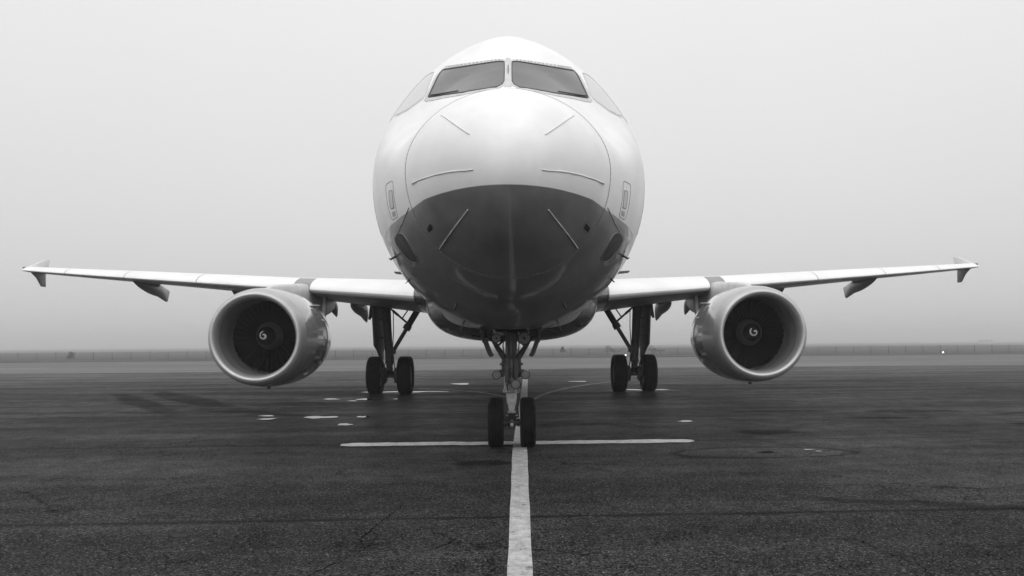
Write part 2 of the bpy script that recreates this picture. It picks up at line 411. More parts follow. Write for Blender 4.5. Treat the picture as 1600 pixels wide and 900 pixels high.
# centre line, slightly ragged edges
edge = []
for i in range(61):
    y = 2.0 + (44.7 - 2.0) * (i / 60) ** 1.6
    c = 0.06 + (y - 4) * 0.0075 if y < 11.3 else 0.115 + (y - 11.3) * 0.0185
    w = 0.070 + 0.0030 * min(y, 12) + rng.uniform(-0.004, 0.004)
    edge.append((c, y, w))
ribbon("centre_line", edge, "line_paint", 0.004, apron)
bar = [(-2.60 + 5.4 * i / 40, 11.80 + rng.uniform(-.012, .012) - (0.0 if i < 14 else 0.05), 0.19 + rng.uniform(-.02, .02)) for i in range(41)]
bar[0] = (bar[0][0], bar[0][1], 0.10); bar[-1] = (bar[-1][0], bar[-1][1], 0.08)
ribbon("stop_bar", bar, "line_paint", 0.008, apron)
ribbon("lead_in_line", [(0.45, 20.2, .05), (0.61, 21.2, .06), (0.86, 22.7, .07), (1.17, 23.95, .08), (1.65, 25.6, .09), (2.21, 27.0, .1), (2.8, 28.3, .1), (3.6, 29.7, .1), (5.0, 31.5, .1)], "faint_line_paint", 0.008, apron)
ribbon("lead_in_line", [(0.05, 20.8, .05), (-0.12, 21.6, .06), (-0.42, 22.7, .07), (-0.78, 23.65, .08), (-1.15, 24.45, .08), (-1.53, 25.06, .08), (-2.29, 25.89, .09), (-3.3, 26.6, .1)], "faint_line_paint", 0.008, apron)

# the larger open cracks in the near paving
t = NT("crack_dark"); t.color(0.006); t.put("Roughness", 0.95); t.put("Specular IOR Level", 0.0); M["crack_dark"] = t.m
def crack(pts, w0, seed):
    rr = random.Random(seed); out = []
    for (a, b) in zip(pts, pts[1:]):
        n = max(2, int(math.hypot(b[0] - a[0], b[1] - a[1]) / .035))
        for i in range(n):
            u = i / n; out.append((a[0] + (b[0] - a[0]) * u + rr.uniform(-.014, .014), a[1] + (b[1] - a[1]) * u + rr.uniform(-.01, .01), w0 * rr.uniform(.15, 1.0)))
    out[0] = (*out[0][:2], .001); out[-1] = (*out[-1][:2], .001)
    ribbon("crack", out, "crack_dark", 0.003, apron)
crack([(-1.02, 7.4), (-1.06, 7.0), (-1.14, 6.4), (-1.18, 6.05), (-1.07, 5.85)], .009, 1)
crack([(-1.07, 5.85), (-1.17, 5.5), (-1.30, 5.2), (-1.36, 4.9)], .007, 2); crack([(-1.22, 5.95), (-1.08, 5.86), (-.92, 5.9)], .008, 3)
crack([(2.45, 7.05), (2.72, 6.72), (2.78, 6.4)], .008, 4); crack([(2.66, 5.75), (2.70, 5.35), (2.78, 5.1), (2.70, 4.8)], .009, 5)
crack([(3.2, 5.55), (3.6, 5.52), (3.9, 5.56)], .006, 6); crack([(-2.2, 9.2), (-1.2, 8.9), (-.6, 8.95)], .007, 7); crack([(1.4, 5.5), (1.62, 5.3)], .008, 8)
crack([(-6, 14.2), (-4.4, 13.6), (-3.2, 13.9)], .016, 9); crack([(5.2, 13.9), (6.4, 14.3), (7.7, 14.1)], .018, 10); crack([(1.0, 14.5), (1.5, 14.3), (2.3, 14.35)], .02, 11); crack([(6.4, 11.2), (7.6, 11.6), (9.0, 11.5)], .015, 12)

# ------------------------------------------------------------------ the airliner: shape of the fuselage
Y0 = 6.3; CL = 3.74
def pchip(tab):
    xs = [math.sqrt(a) for a, b in tab]; ys = [b for a, b in tab]; n = len(xs)
    h = [xs[i + 1] - xs[i] for i in range(n - 1)]; dl = [(ys[i + 1] - ys[i]) / h[i] for i in range(n - 1)]; m = [0.0] * n
    for i in range(1, n - 1):
        if dl[i - 1] * dl[i] > 0:
            w1 = 2 * h[i] + h[i - 1]; w2 = h[i] + 2 * h[i - 1]; m[i] = (w1 + w2) / (w1 / dl[i - 1] + w2 / dl[i])
    m[0] = dl[0]; m[-1] = dl[-1]
    def f(s):
        x = math.sqrt(max(s, 0)); i = 0
        while i < n - 2 and x > xs[i + 1]: i += 1
        t = min(max((x - xs[i]) / h[i], 0), 1)
        return (2*t**3-3*t**2+1)*ys[i] + (t**3-2*t**2+t)*h[i]*m[i] + (-2*t**3+3*t**2)*ys[i+1] + (t**3-t**2)*h[i]*m[i+1]
    return f
f_top = pchip([(0,-.66),(.03,-.48),(.1,-.345),(.25,-.18),(.5,0),(.8,.145),(1.2,.272),(1.6,.375),(1.78,.512),(2.45,1.03),(2.7,1.235),(3.1,1.51),(3.6,1.74),(4.3,1.91),(5.2,2.02),(6.5,2.07),(24,2.07),(30,2.07),(37,1.9)])
f_bot = pchip([(0,-.66),(.03,-.84),(.1,-.97),(.25,-1.13),(.5,-1.29),(.8,-1.43),(1.2,-1.58),(1.8,-1.74),(2.5,-1.87),(3.2,-1.95),(4,-2.01),(5,-2.04),(6.5,-2.04),(24,-2.04),(30,-1.1),(37,1.1)])
f_wid = pchip([(0,0),(.03,.18),(.1,.325),(.25,.5),(.5,.69),(.8,.86),(1.2,1.0),(1.8,1.235),(2.5,1.48),(3.2,1.66),(4,1.815),(4.8,1.92),(5.6,1.97),(6.3,1.975),(24,1.975),(30,1.5),(37,.25)])
f_zc = pchip([(0,-.66),(.5,-.62),(1.2,-.54),(2,-.42),(3,-.28),(4,-.12),(5.5,0),(24,0),(30,.5),(37,1.5)])
f_nu = pchip([(0,2),(1.2,1.93),(1.6,1.75),(1.85,1.42),(2.5,1.36),(3.0,1.5),(3.6,1.70),(4.5,1.88),(6,2),(37,2)])
f_nl = pchip([(0,2),(6,2),(37,2)])
def n_eff(s, sn):
    """section exponent: flat facets on top, round towards the cheeks"""
    if sn < 0: return f_nl(s)
    u = min(1.0, 1.5 * sn); return 2 + (f_nu(s) - 2) * u * u * (3 - 2 * u)
def FP(s, phi):
    c, sn = math.cos(phi), math.sin(phi); n = n_eff(s, sn); zc = f_zc(s)
    x = f_wid(s) * math.copysign(abs(c) ** (2 / n), c)
    z = zc + (f_top(s) - zc if sn >= 0 else zc - f_bot(s)) * math.copysign(abs(sn) ** (2 / n), sn)
    return Vector((x, s, CL + z))
def FN(s, phi):
    ds = 0.004; dp = 0.004
    a = FP(s + ds, phi) - FP(max(s - ds, 0.0005), phi); b = FP(s, phi + dp) - FP(s, phi - dp)
    n = a.cross(b)
    if n.length < 1e-12: return Vector((0, -1, 0))
    n.normalize()
    p = FP(s, phi); out = Vector((p.x, -0.05, p.z - (CL + f_zc(s))))
    return n if n.dot(out) > 0 else -n
def FO(s, deg, off=0.0, side=-1):
    """surface point; angle in degrees as on the left of the picture (180 = side, 90 = top); side=+1 mirrors"""
    p = FP(s, R(deg)) + FN(s, R(deg)) * off
    if side > 0: p.x = -p.x
    return p
def inv(p):
    """(s, degrees) of the surface point nearest to p in its section"""
    s = p.y; zc = CL + f_zc(s); dz = p.z - zc
    h = (f_top(s) - f_zc(s)) if dz >= 0 else (f_zc(s) - f_bot(s)); a = 0.8 if dz >= 0 else -0.8
    for _ in range(8):
        n = n_eff(s, math.sin(a))
        a = math.atan2(math.copysign((abs(dz) / h) ** (n / 2), dz), math.copysign((abs(p.x) / f_wid(s)) ** (n / 2), p.x))
    return (s, math.degrees(a) % 360)
def straight(poly, step=0.06, closed=True):
    """corner list to a dense outline whose edges are straight in space"""
    out = []; n = len(poly)
    for i in range(n if closed else n - 1):
        a, b = FO(*poly[i]), FO(*poly[(i + 1) % n]); k = max(1, int((b - a).length / step))
        for j in range(k): out.append(inv(a.lerp(b, j / k)))
    if not closed: out.append(inv(FO(*poly[-1])))
    return out
def corners(poly, r=0.05, seg=4):
    """cut each corner r metres back and round it"""
    out = []; n = len(poly); Q = [FO(*p) for p in poly]
    for i in range(n):
        p0, p1, p2 = Q[i - 1], Q[i], Q[(i + 1) % n]
        a = p1 + (p0 - p1).normalized() * min(r, (p0 - p1).length * .45); b = p1 + (p2 - p1).normalized() * min(r, (p2 - p1).length * .45)
        for k in range(seg + 1):
            u = k / seg; out.append(inv(a * (1 - u) ** 2 + p1 * 2 * u * (1 - u) + b * u * u))
    return out
def rounded(poly, frac=0.2, seg=4):
    """corner-rounded closed polygon in (s, degrees)"""
    out = []; n = len(poly)
    for i in range(n):
        p0, p1, p2 = Vector(poly[i - 1]), Vector(poly[i]), Vector(poly[(i + 1) % n])
        a = p1 + (p0 - p1) * frac; b = p1 + (p2 - p1) * frac
        for k in range(seg + 1):
            u = k / seg; out.append(tuple(a * (1 - u) ** 2 + p1 * 2 * u * (1 - u) + b * u * u))
    return out
def dense(poly, step=0.06, closed=True):
    out = []; n = len(poly)
    for i in range(n if closed else n - 1):
        a, b = poly[i], poly[(i + 1) % n]
        L = math.hypot(b[0] - a[0], (b[1] - a[1]) * 0.024); k = max(1, int(L / step))
        for j in range(k): out.append((a[0] + (b[0] - a[0]) * j / k, a[1] + (b[1] - a[1]) * j / k))
    if not closed: out.append(poly[-1])
    return out
def inset(poly, w):
    """move a closed polygon inwards by w metres (negative = outwards)"""
    n = len(poly); P2 = [Vector((s, d * 0.024)) for s, d in poly]
    area = sum(P2[i].x * P2[(i + 1) % n].y - P2[(i + 1) % n].x * P2[i].y for i in range(n)); sg = 1 if area > 0 else -1
    out = []
    for i in range(n):
        d = (P2[(i + 1) % n] - P2[i - 1])
        if d.length < 1e-9: out.append(poly[i]); continue
        d.normalize(); q = P2[i] + Vector((-d.y, d.x)) * w * sg
        out.append((q.x, q.y / 0.024))
    return out
def patch(name, poly, off, mat, parent, side, rings=6, skirt=0.004):
    c = (sum(p[0] for p in poly) / len(poly), sum(p[1] for p in poly) / len(poly))
    m = MB(); rows = [[FO(s, d, off - skirt, side) for s, d in poly]]
    for k in range(rings):
        u = 1 - k / rings
        rows.append([FO(c[0] + (s - c[0]) * u, c[1] + (d - c[1]) * u, off, side) for s, d in poly])
    m.grid(rows, close_u=True)
    last = rows[-1]; ctr = FO(c[0], c[1], off, side)
    m.add(last + [ctr], [(i, (i + 1) % len(last), len(last)) for i in range(len(last))])
    return m.build(name, mat, parent, smooth=30)
def band(name, poly, w, h, mat, parent, side, base=-0.003):
    """raised frame w wide inside poly"""
    inn = inset(poly, w); m = MB(); e = min(0.2 * w, 0.004)
    m.grid([[FO(s, d, base, side) for s, d in poly], [FO(s, d, h, side) for s, d in inset(poly, e)],
            [FO(s, d, h, side) for s, d in inset(poly, w - e)], [FO(s, d, base, side) for s, d in inn]], close_u=True)
    return m.build(name, mat, parent, smooth=50)
def surf_tube(name, line, r, mat, parent, side, lift=0.2, n=6):
    m = MB(); m.tube([FO(s, d, r * lift, side) for s, d in straight(line, 0.04, False)], r, n)
    return m.build(name, mat, parent, smooth=60)

air = tag(empty("airliner", (0, Y0, 0)), "twin engine passenger jet with white top and dark belly facing the viewer on the apron", "airplane")

def fus_rows(ss, nphi=128):
    return [[FP(s, 2 * PI * k / nphi) for k in range(nphi)] for s in ss]
SEAM = 1.2
mb = MB()
ss = [0.0015 * 1.55 ** k for k in range(14)]; ss = [s for s in ss if s < 0.5]
ss += [0.5 + 0.0625 * k for k in range(int((SEAM - 0.504 - 0.5) / 0.0625) + 2)]
ss = [s for s in ss if s < SEAM - 0.02] + [SEAM - 0.008]
rows = fus_rows(ss)
mb.grid(rows, close_u=True)
tip = FP(0.0, 0); mb.add(rows[0] + [tip], [(i, (i + 1) % len(rows[0]), len(rows[0])) for i in range(len(rows[0]))])
mb.grid([rows[-1], [Vector((p.x * .985, p.y + .012, (p.z - CL + .6) * .985 + CL - .6)) for p in rows[-1]]], close_u=True)
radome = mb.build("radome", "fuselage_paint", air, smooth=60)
mb = MB()
ss = [SEAM + 0.008] + [SEAM + 0.05 * k for k in range(1, 96)] + [6 + .25 * k for k in range(0, 4)] + [7 + k for k in range(17)] + [24 + .5 * k for k in range(27)]
rows = fus_rows(ss)
mb.grid([[Vector((p.x * .97, p.y + .02, (p.z - CL + .6) * .97 + CL - .6)) for p in rows[0]], [Vector((p.x * .985, p.y - .004, (p.z - CL + .6) * .985 + CL - .6)) for p in rows[0]], rows[0]], close_u=True)
mb.grid(rows, close_u=True); mb.cap(rows[-1])
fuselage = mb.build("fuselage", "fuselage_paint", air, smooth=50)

for side in (-1, 1):
    m = MB(); m.tube([FO(SEAM, 90 + 2.25 * k, -0.001, side) for k in range(81)], 0.0042, 5); m.build("radome_seal", "panel_line", radome)
    m = MB()
    for k in range(56):
        q = (SEAM + .028, 91.5 + 3.18 * k); p = FO(*q, 0.0, side); nrm = FN(q[0], R(q[1])); nrm.x *= (-1 if side > 0 else 1)
        m.tube([p, p + nrm * 0.0015], 0.0055, 6)
    tag(m.build("radome_fasteners", "panel_line_pale", fuselage), kind="stuff")
# lightning diverter strips on the radome
STRIP_F = pchip([(.092, 203.6), (.24, 194), (.53, 189.8), (.96, 188.6)])
STRIPS = [[(.70, 138.4), (.13, 148.8)], [(q_ * q_, STRIP_F(q_ * q_)) for q_ in [.98 - (.98 - .303) * i / 14 for i in range(15)]], [(1.15, 227.2), (.32, 231.8)]]
for side in (-1, 1):
    for st in STRIPS:
        surf_tube("lightning_strip", st, 0.0062, "strip_metal", radome, side, 0.25)
    # cheek strip on the fuselage behind the radome
    surf_tube("side_strip", [(1.28, 198.5), (1.75, 203.5), (2.1, 205.5)], 0.005, "strip_metal", fuselage, side, 0.5)

# cockpit windows
PANES = [("windshield", [(3.18, 124.95), (3.03, 122.96), (2.902, 120.56), (2.801, 118.06), (2.712, 115.42), (2.631, 112.54), (2.561, 109.3), (2.499, 105.67), (2.444, 101.53), (2.395, 97.2), (2.37, 95.7),
                        (2.30, 95.44), (2.071, 95.44), (1.86, 95.4), (1.79, 96.5), (1.745, 99.5), (1.80, 107), (1.895, 113.3), (2.025, 119.12), (2.155, 122.56), (2.308, 125.76), (2.482, 128.8), (2.634, 131.64), (2.745, 133.6),
                        (2.79, 133.9), (2.86, 132.09), (2.951, 130.0), (3.064, 127.87), (3.16, 125.9)], 0.0, 3),
         ("side_window", [(3.41, 127.9), (2.87, 135.4), (3.06, 143.0), (3.36, 147.6), (3.78, 148.5), (3.78, 130.5)], 0.06, 3),
         ("aft_side_window", [(3.87, 132.0), (3.87, 151.0), (4.25, 151.0), (4.44, 144.0), (4.28, 135.0)], 0.08, 3)]
for side in (-1, 1):
    for nm, poly, fr, sg in PANES:
        b = straight(corners(poly, fr, sg), 0.06) if fr else dense(poly, 0.05)
        pane = patch(nm, b, 0.004, "cockpit_glass" if nm == "windshield" else "side_glass", air, side, rings=5, skirt=0.01)
        band("window_seal", inset(b, -0.016), 0.022 if nm == "windshield" else 0.01, 0.008, "seal_black" if nm == "windshield" else "frame_grey", pane, side)
        if nm == "windshield":
            band("window_frame", inset(b, -0.062), 0.046, 0.006, "frame_grey", pane, side)
        else:
            band("window_frame", inset(b, -0.035), 0.019, 0.005, "white_paint", pane, side)
    # wiper parked along the lower edge
    wl_ = [(2.74, 133.3), (2.60, 130.9), (2.46, 128.2), (2.30, 125.2), (2.16, 122.0)]
    m = MB(); m.tube([FO(a, b_, .016, side) for a, b_ in wl_], .007, 6); wp = m.build("wiper", "seal_black", air)
    # screws along the upper frame
    m = MB()
    row = inset(dense([(3.22, 124.8), (3.03, 122.96), (2.902, 120.56), (2.801, 118.06), (2.712, 115.42), (2.631, 112.54), (2.561, 109.3), (2.499, 105.67), (2.444, 101.53), (2.395, 97.2)], .02, False), .036)[1:-1]
    for k in range(17):
        q = row[int((k + .5) / 17 * (len(row) - 1))]; p = FO(*q, 0.006, side); nrm = FN(q[0], R(q[1])); nrm.x *= (-1 if side > 0 else 1)
        m.tube([p, p + nrm * 0.006], 0.006, 6)
    tag(m.build("frame_screws", "panel_line", fuselage), kind="stuff")
# grey centre post between the two panes, with its small dark slot
post = dense(rounded([(2.47, 86.0), (2.47, 94.0), (1.72, 94.4), (1.72, 85.6)], .1, 2), .07)
pp = patch("centre_post", post, 0.003, "frame_grey", air, -1, rings=4, skirt=0.006)
patch("post_slot", dense(rounded([(2.27, 89.0), (2.27, 91.0), (2.02, 91.0), (2.02, 89.0)], .3, 2), .05), 0.0065, "black_void", pp, -1, 2)

# hatch, vent panels, ports, probes, door outlines on both cheeks
HATCH = [(2.08, 183.0), (1.69, 182.2), (1.78, 199.7), (2.12, 199.4)]
HWIN = [(1.93, 186.5), (1.76, 186.6), (1.83, 195.0), (2.0, 194.6)]
OVAL = [(2.09, 206.0), (1.83, 208.2), (1.92, 220.0), (2.13, 220.5), (2.33, 218.0), (2.42, 208.0)]
for side in (-1, 1):
    b = dense(rounded(HATCH, .2, 3), .05)
    hp = band("hatch_outline", b, 0.008, 0.0025, "panel_line", fuselage, side)
    patch("hatch_window", dense(rounded(HWIN, .15, 2), .05), 0.004, "pylon_paint", fuselage, side, 3)
    band("hatch_window_edge", dense(rounded(HWIN, .15, 2), .05), 0.008, 0.006, "panel_line", fuselage, side)
    o = inset(dense(rounded(OVAL, .42, 4), .05), -.02)
    patch("vent_panel", inset(o, .008), 0.004, "oval_dark", fuselage, side, 4)
    band("vent_panel_rim", o, 0.014, 0.007, "fairing_paint", fuselage, side)
    patch("static_port", dense([(.90, 215.4), (.92, 217.6), (1.075, 217.0), (1.055, 215.0)], .04), 0.003, "black_void", radome, side, 2)
    patch("placard", dense(rounded([(1.83, 196.3), (1.88, 198.4), (2.02, 198.2), (1.98, 196.1)], .1, 2), .04), .0025, "panel_line_pale", fuselage, side, 2)
    # door: seam outline, small porthole and handle plate
    door = [(4.55, 170), (4.55, 203), (5.35, 203), (5.35, 170)] if 0 else [(3.98, 168.5), (3.98, 199), (4.75, 199), (4.75, 166)]
    db = dense(rounded(door, .12, 4), .06)
    dr = patch("cabin_door", inset(db, .012), 0.002, "fuselage_paint", air, side, 5)
    band("door_seam", db, 0.012, 0.004, "panel_line", dr, side)
    patch("door_window", dense(rounded([(4.28, 174), (4.28, 179), (4.44, 179), (4.44, 174)], .35, 3), .03), .006, "cockpit_glass", dr, side, 2)
    patch("door_handle", dense(rounded([(4.2, 186.5), (4.2, 189.5), (4.46, 189.5), (4.46, 186.5)], .2, 2), .03), .006, "panel_line_pale", dr, side, 2)
    # pitot probes and blade antennas
    for (s, d, L) in ((3.0, 212.0, .16), (2.62, 246.0, .15)):
        a = FO(s, d, 0, side); q = FO(s, d, 0.075, side)
        m = MB(); m.tube([a, q], [.016, .010], 8); m.tube([q + Vector((0, .04, 0)), q + Vector((0, -.10, 0))], [.009, .006], 8)
        m.build("pitot_probe", "gear_black", fuselage)
    a = FO(3.6, 222, 0, side); q = FO(3.6, 222, .07, side)
    m = MB(); m.prism([a + Vector((0, -.03, 0)), q + Vector((0, .03, 0)), q + Vector((0, .07, 0)), a + Vector((0, .06, 0))], (0.008, 0, 0.004)); m.build("vane", "gear_black", fuselage)
    a = FO(4.1, 250, 0, side); q = FO(4.1, 250, .16, side)
    m = MB(); m.tube([a, q], [.012, .007], 6); m.build("drain_mast", "gear_black", fuselage)
# pale arcs under the nose, ribs standing in for the stop bar's reflection
surf_tube("reflection_arc", [(1.62, 239), (1.66, 248), (1.72, 257)], 0.006, "fairing_paint", fuselage, -1, 0.12)
surf_tube("reflection_arc", [(1.62, 239), (1.66, 248), (1.72, 257)], 0.006, "fairing_paint", fuselage, 1, 0.12)
# cabin windows along the constant section
for side in (-1, 1):
    w0 = None
    for k in range(33):
        if w0 is None:
            w0 = patch("cabin_window", dense(rounded([(6.60, 163.5), (6.60, 173.5), (6.84, 173.5), (6.84, 163.5)], .42, 4), .05), .004, "cockpit_glass", fuselage, side, 2); o = w0
        else:
            o = w0.copy(); col.objects.link(o); o.parent = fuselage
        o.location = (0, .533 * k, 0)

# nose gear bay: black patch on the skin painting the dark inside
bay = dense(rounded([(4.25, 263.2), (4.25, 276.8), (6.1, 277), (6.1, 263)], .06, 2), .1)
patch("gear_bay", bay, 0.004, "black_void", air, -1, 4)

# belly fairing
mb = MB(); rows = []
def fair(s):
    u = (s - 10.6) / (23.6 - 10.6)
    g = min(1, math.sin(min(u / .16, 1) * PI / 2)) * min(1, math.sin(min((1 - u) / .3, 1) * PI / 2)); g = max(g, 0.0)
    return g
for k in range(41):
    s = 10.6 + 13.0 * k / 40; g = fair(s); row = []
    zb = 1.72 + (1.585 - 1.72) * g + (1 - g) * 0.12; hw = 1.55 + .56 * g; zt = 2.45 + .35 * g
    for j in range(41):
        a = PI + PI * j / 40
        c_, s_ = math.cos(a), math.sin(a); e = 2 / 3.0
        row.append((hw * math.copysign(abs(c_) ** e, c_), s, zt + (zt - zb) * math.copysign(abs(s_) ** e, s_)))
    rows.append(row)
mb.grid(rows); mb.cap(rows[0]); mb.cap(rows[-1])
fairing = mb.build("belly_fairing", "dark_paint", air, smooth=50)

# ------------------------------------------------------------------ wings
def wing_at(y):
    le = 13.2 + (y - 1.98) * 0.5206
    te = 19.3 + (y - 1.98) * 0.012 if y < 6.4 else 19.35 + (y - 6.4) * (22.45 - 19.35) / (17.0 - 6.4)
    z = 2.76 + (y - 2.45) * 0.0965 + 0.0009 * max(0, y - 8) ** 2 * 0.6
    tc = 0.150 if y < 8 else 0.150 + 0.02 * (y - 8) / 9
    inc = R(1.2 - 1.2 * min(1, max(0, (y - 2) / 15)))
    return le, te - le, z, tc, inc
def section(y, x, upper):
    """height of the upper or lower surface as a fraction of the chord"""
    k = min(1, max(0, (y - 2.5) / 9)); e = 0.52 + 0.12 * k
    tu, tl = 0.105 + 0.018 * k, 0.048 - 0.026 * k
    if upper:
        return tu * math.sin(PI / 2 * min(1, x / .42)) ** e if x < .42 else tu * max(0.0, math.cos(PI / 2 * (x - .42) / .58)) ** 1.25
    return -tl * (math.sin(PI / 2 * min(1, x / .35)) ** .5 if x < .35 else max(0.0, math.cos(PI / 2 * (x - .35) / .65)) ** 1.1)
def foil(y, x, upper, off=0.0):
    """point on the section at span y, chord fraction x"""
    le, c, z, tc, inc = wing_at(y)
    px, pz = x * c, section(y, x, upper) * c
    if off:
        e = 0.002; xa, xb = max(x - e, 0), min(x + e, 1)
        if x < 0.004: nx, nz = -1.0, (0.25 if upper else -0.25)
        else:
            dx, dz = xb - xa, section(y, xb, upper) - section(y, xa, upper)
            nx, nz = (-dz, dx) if upper else (dz, -dx)
        L = math.hypot(nx, nz); px += nx / L * off; pz += nz / L * off
    ca, sa = math.cos(inc), math.sin(inc)
    return Vector((y, le + px * ca, z - px * sa + pz))
def loop_pts(y, x0, x1, n, off=0.0, lower_from=None):
    """upper from x1 forward to x0, then lower back to x1 (a closed section)"""
    pts = []
    for i in range(n + 1):
        u = 1 - i / n; pts.append(foil(y, x0 + (x1 - x0) * u * u, True, off))
    xl = x1 if lower_from is None else lower_from
    for i in range(1, n + 1):
        u = i / n; pts.append(foil(y, x0 + (xl - x0) * u * u, False, off))
    return pts
def span_steps(a, b, n): return [a + (b - a) * i / n for i in range(n + 1)]

for side in (-1, 1):
    mir = side < 0
    mb = MB()
    rows = [loop_pts(y, 0.0, 0.74, 22) for y in [1.6, 2.0, 2.4] + span_steps(2.8, 6.4, 8) + span_steps(6.8, 16.95, 20)]
    mb.grid(rows, close_u=True); nc = len(rows[0]); mb.mi = [1 if (i % nc) < 10 else 0 for i in range(len(mb.f))]
    mb.cap(rows[0]); mb.cap(rows[-1])
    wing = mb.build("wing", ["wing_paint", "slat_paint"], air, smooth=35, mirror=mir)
    # rounded tip
    mb = MB()
    r0 = loop_pts(16.955, 0.0, 1.0, 16); ctr = Vector((17.06, sum(p.y for p in r0) / len(r0) + .1, sum(p.z for p in r0) / len(r0)))
    rows = [r0] + [[Vector((16.955 + .09 * math.sin(a), p.y + (ctr.y - p.y) * (1 - math.cos(a)) * .25, ctr.z + (p.z - ctr.z) * math.cos(a) * 1.0)) for p in r0] for a in (R(30), R(60), R(85))]
    mb.grid(rows, close_u=True); mb.cap(rows[-1])
    mb.build("wing_tip_cap", "slat_paint", wing, smooth=40, mirror=mir)
    # leading edge slats, one by one
    for (a, b) in ((2.52, 5.56), (6.10, 9.44), (9.47, 12.30), (12.33, 14.90), (14.93, 16.93)):
        mb = MB(); rows = []
        for y in span_steps(a, b, 8):
            o = [foil(y, x, True, 0.014) for x in (.22, .17, .12, .09, .065, .045, .03, .018, .009, .003, 0)]
            o += [foil(y, x, False, 0.014) for x in (.003, .008, .015, .024, .034)]
            i_ = [foil(y, x, False, 0.002) for x in (.034, .015, .003)] + [foil(y, x, True, 0.002) for x in (0, .009, .03, .065, .12, .22)]
            rows.append(o + i_)
        mb.grid(rows, close_u=True); mb.cap(rows[0]); mb.cap(rows[-1])
        mb.build("slat", "slat_paint", wing, smooth=35, mirror=mir)
    for nm, a, b in (("flap", 2.15, 6.35), ("flap", 6.45, 13.0), ("aileron", 13.05, 16.4), ("tip_panel", 16.42, 16.95)):
        mb = MB(); rows = []
        for y in span_steps(a, b, 5):
            rows.append([foil(y, x, True) for x in (1, .93, .86, .80, .765)] + [foil(y, x, False) for x in (.755, .80, .86, .93)])
        mb.grid(rows, close_u=True); mb.cap(rows[0]); mb.cap(rows[-1])
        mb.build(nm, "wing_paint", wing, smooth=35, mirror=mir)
    # flap track fairings (canoes)
    for (y, x0, aft, dep, wd) in ((4.95, .60, .9, .50, .20), (5.95, .74, .8, .42, .16), (8.75, .40, .8, .50, .18), (12.35, .24, .8, .47, .17)):
        le, c, z, tc, inc = wing_at(y); s0 = le + x0 * c; s1 = le + c + aft; mb = MB(); rows = []
        for k in range(21):
            u = k / 20; s = s0 + (s1 - s0) * u; xf = min((s - le) / c, 1.0)
            top = foil(y, xf, False).z + 0.03 - max(0, (s - le - c)) * 0.20
            d_ = dep * (math.sin(PI / 2 * min(u / .88, 1)) ** .85) * math.sqrt(max(0, 1 - (max(0, u - .90) / .102) ** 2)) + .01
            w_ = wd * math.sin(PI / 2 * min(max(u, .02) / .5, 1)) ** .8 * max(.06, 1 - (max(0, u - .55) / .45) ** 1.5)
            row = []
            for j in range(16):
                a = 2 * PI * j / 16
                row.append((y + w_ * math.cos(a), s, top - d_ * .5 + (d_ * .5) * math.sin(a) - (0.05 * u * u)))
            rows.append(row)
        mb.grid(rows, close_u=True); mb.cap(rows[0]); mb.cap(rows[-1])
        mb.build("flap_track_fairing", "fairing_paint", wing, smooth=50, mirror=mir)
    # wing tip fence
    z0 = wing_at(16.95)[2]; mb = MB()
    up = [(17.02, 21.1, z0 + .03), (17.02, 22.45, z0 + .52), (17.02, 22.74, z0 + .54), (17.02, 22.50, z0 + .0)]
    dn = [(17.02, 21.62, z0 + .0), (17.02, 22.46, z0 + .0), (17.02, 22.46, z0 - .47), (17.02, 22.22, z0 - .47), (17.02, 21.95, z0 - .18)]
    mb.prism(up, (0.05, 0, 0)); mb.build("wing_fence", "white_paint", wing, smooth=30, bevel=.012, mirror=mir)
    mb = MB(); mb.prism(dn, (0.05, 0, 0)); mb.build("wing_fence", "fairing_paint", wing, smooth=30, bevel=.012, mirror=mir)
    mb = MB(); mb.lathe([(-.07, .001), (-.055, .025), (-.02, .04), (.06, .045), (.14, .03), (.16, .001)], 'Y', (16.98, 21.15, z0 + .10), 12)
    mb.build("navigation_light", "lamp_glass", wing, smooth=60, mirror=mir)
    # landing light housing / root fillet in the belly colour
    mb = MB(); rows = []
    for (x, k) in ((1.75, 1.55), (2.0, 1.38), (2.25, 1.15), (2.50, 1.0)):
        pts = loop_pts(max(x, 2.0), 0.0, .6, 14, .004); le, c, z, tc, inc = wing_at(max(x, 2.0)); zc_ = z + .02
        rows.append([Vector((x, p.y - (k - 1) * .9 * (1 - min((p.y - le) / (c * .6), 1)), zc_ + (p.z - zc_) * k)) for p in pts])
    mb.grid(rows, close_u=True); mb.cap(rows[0]); mb.cap(rows[-1])
    mb.build("root_fillet", "dark_paint", wing, smooth=45, mirror=mir)

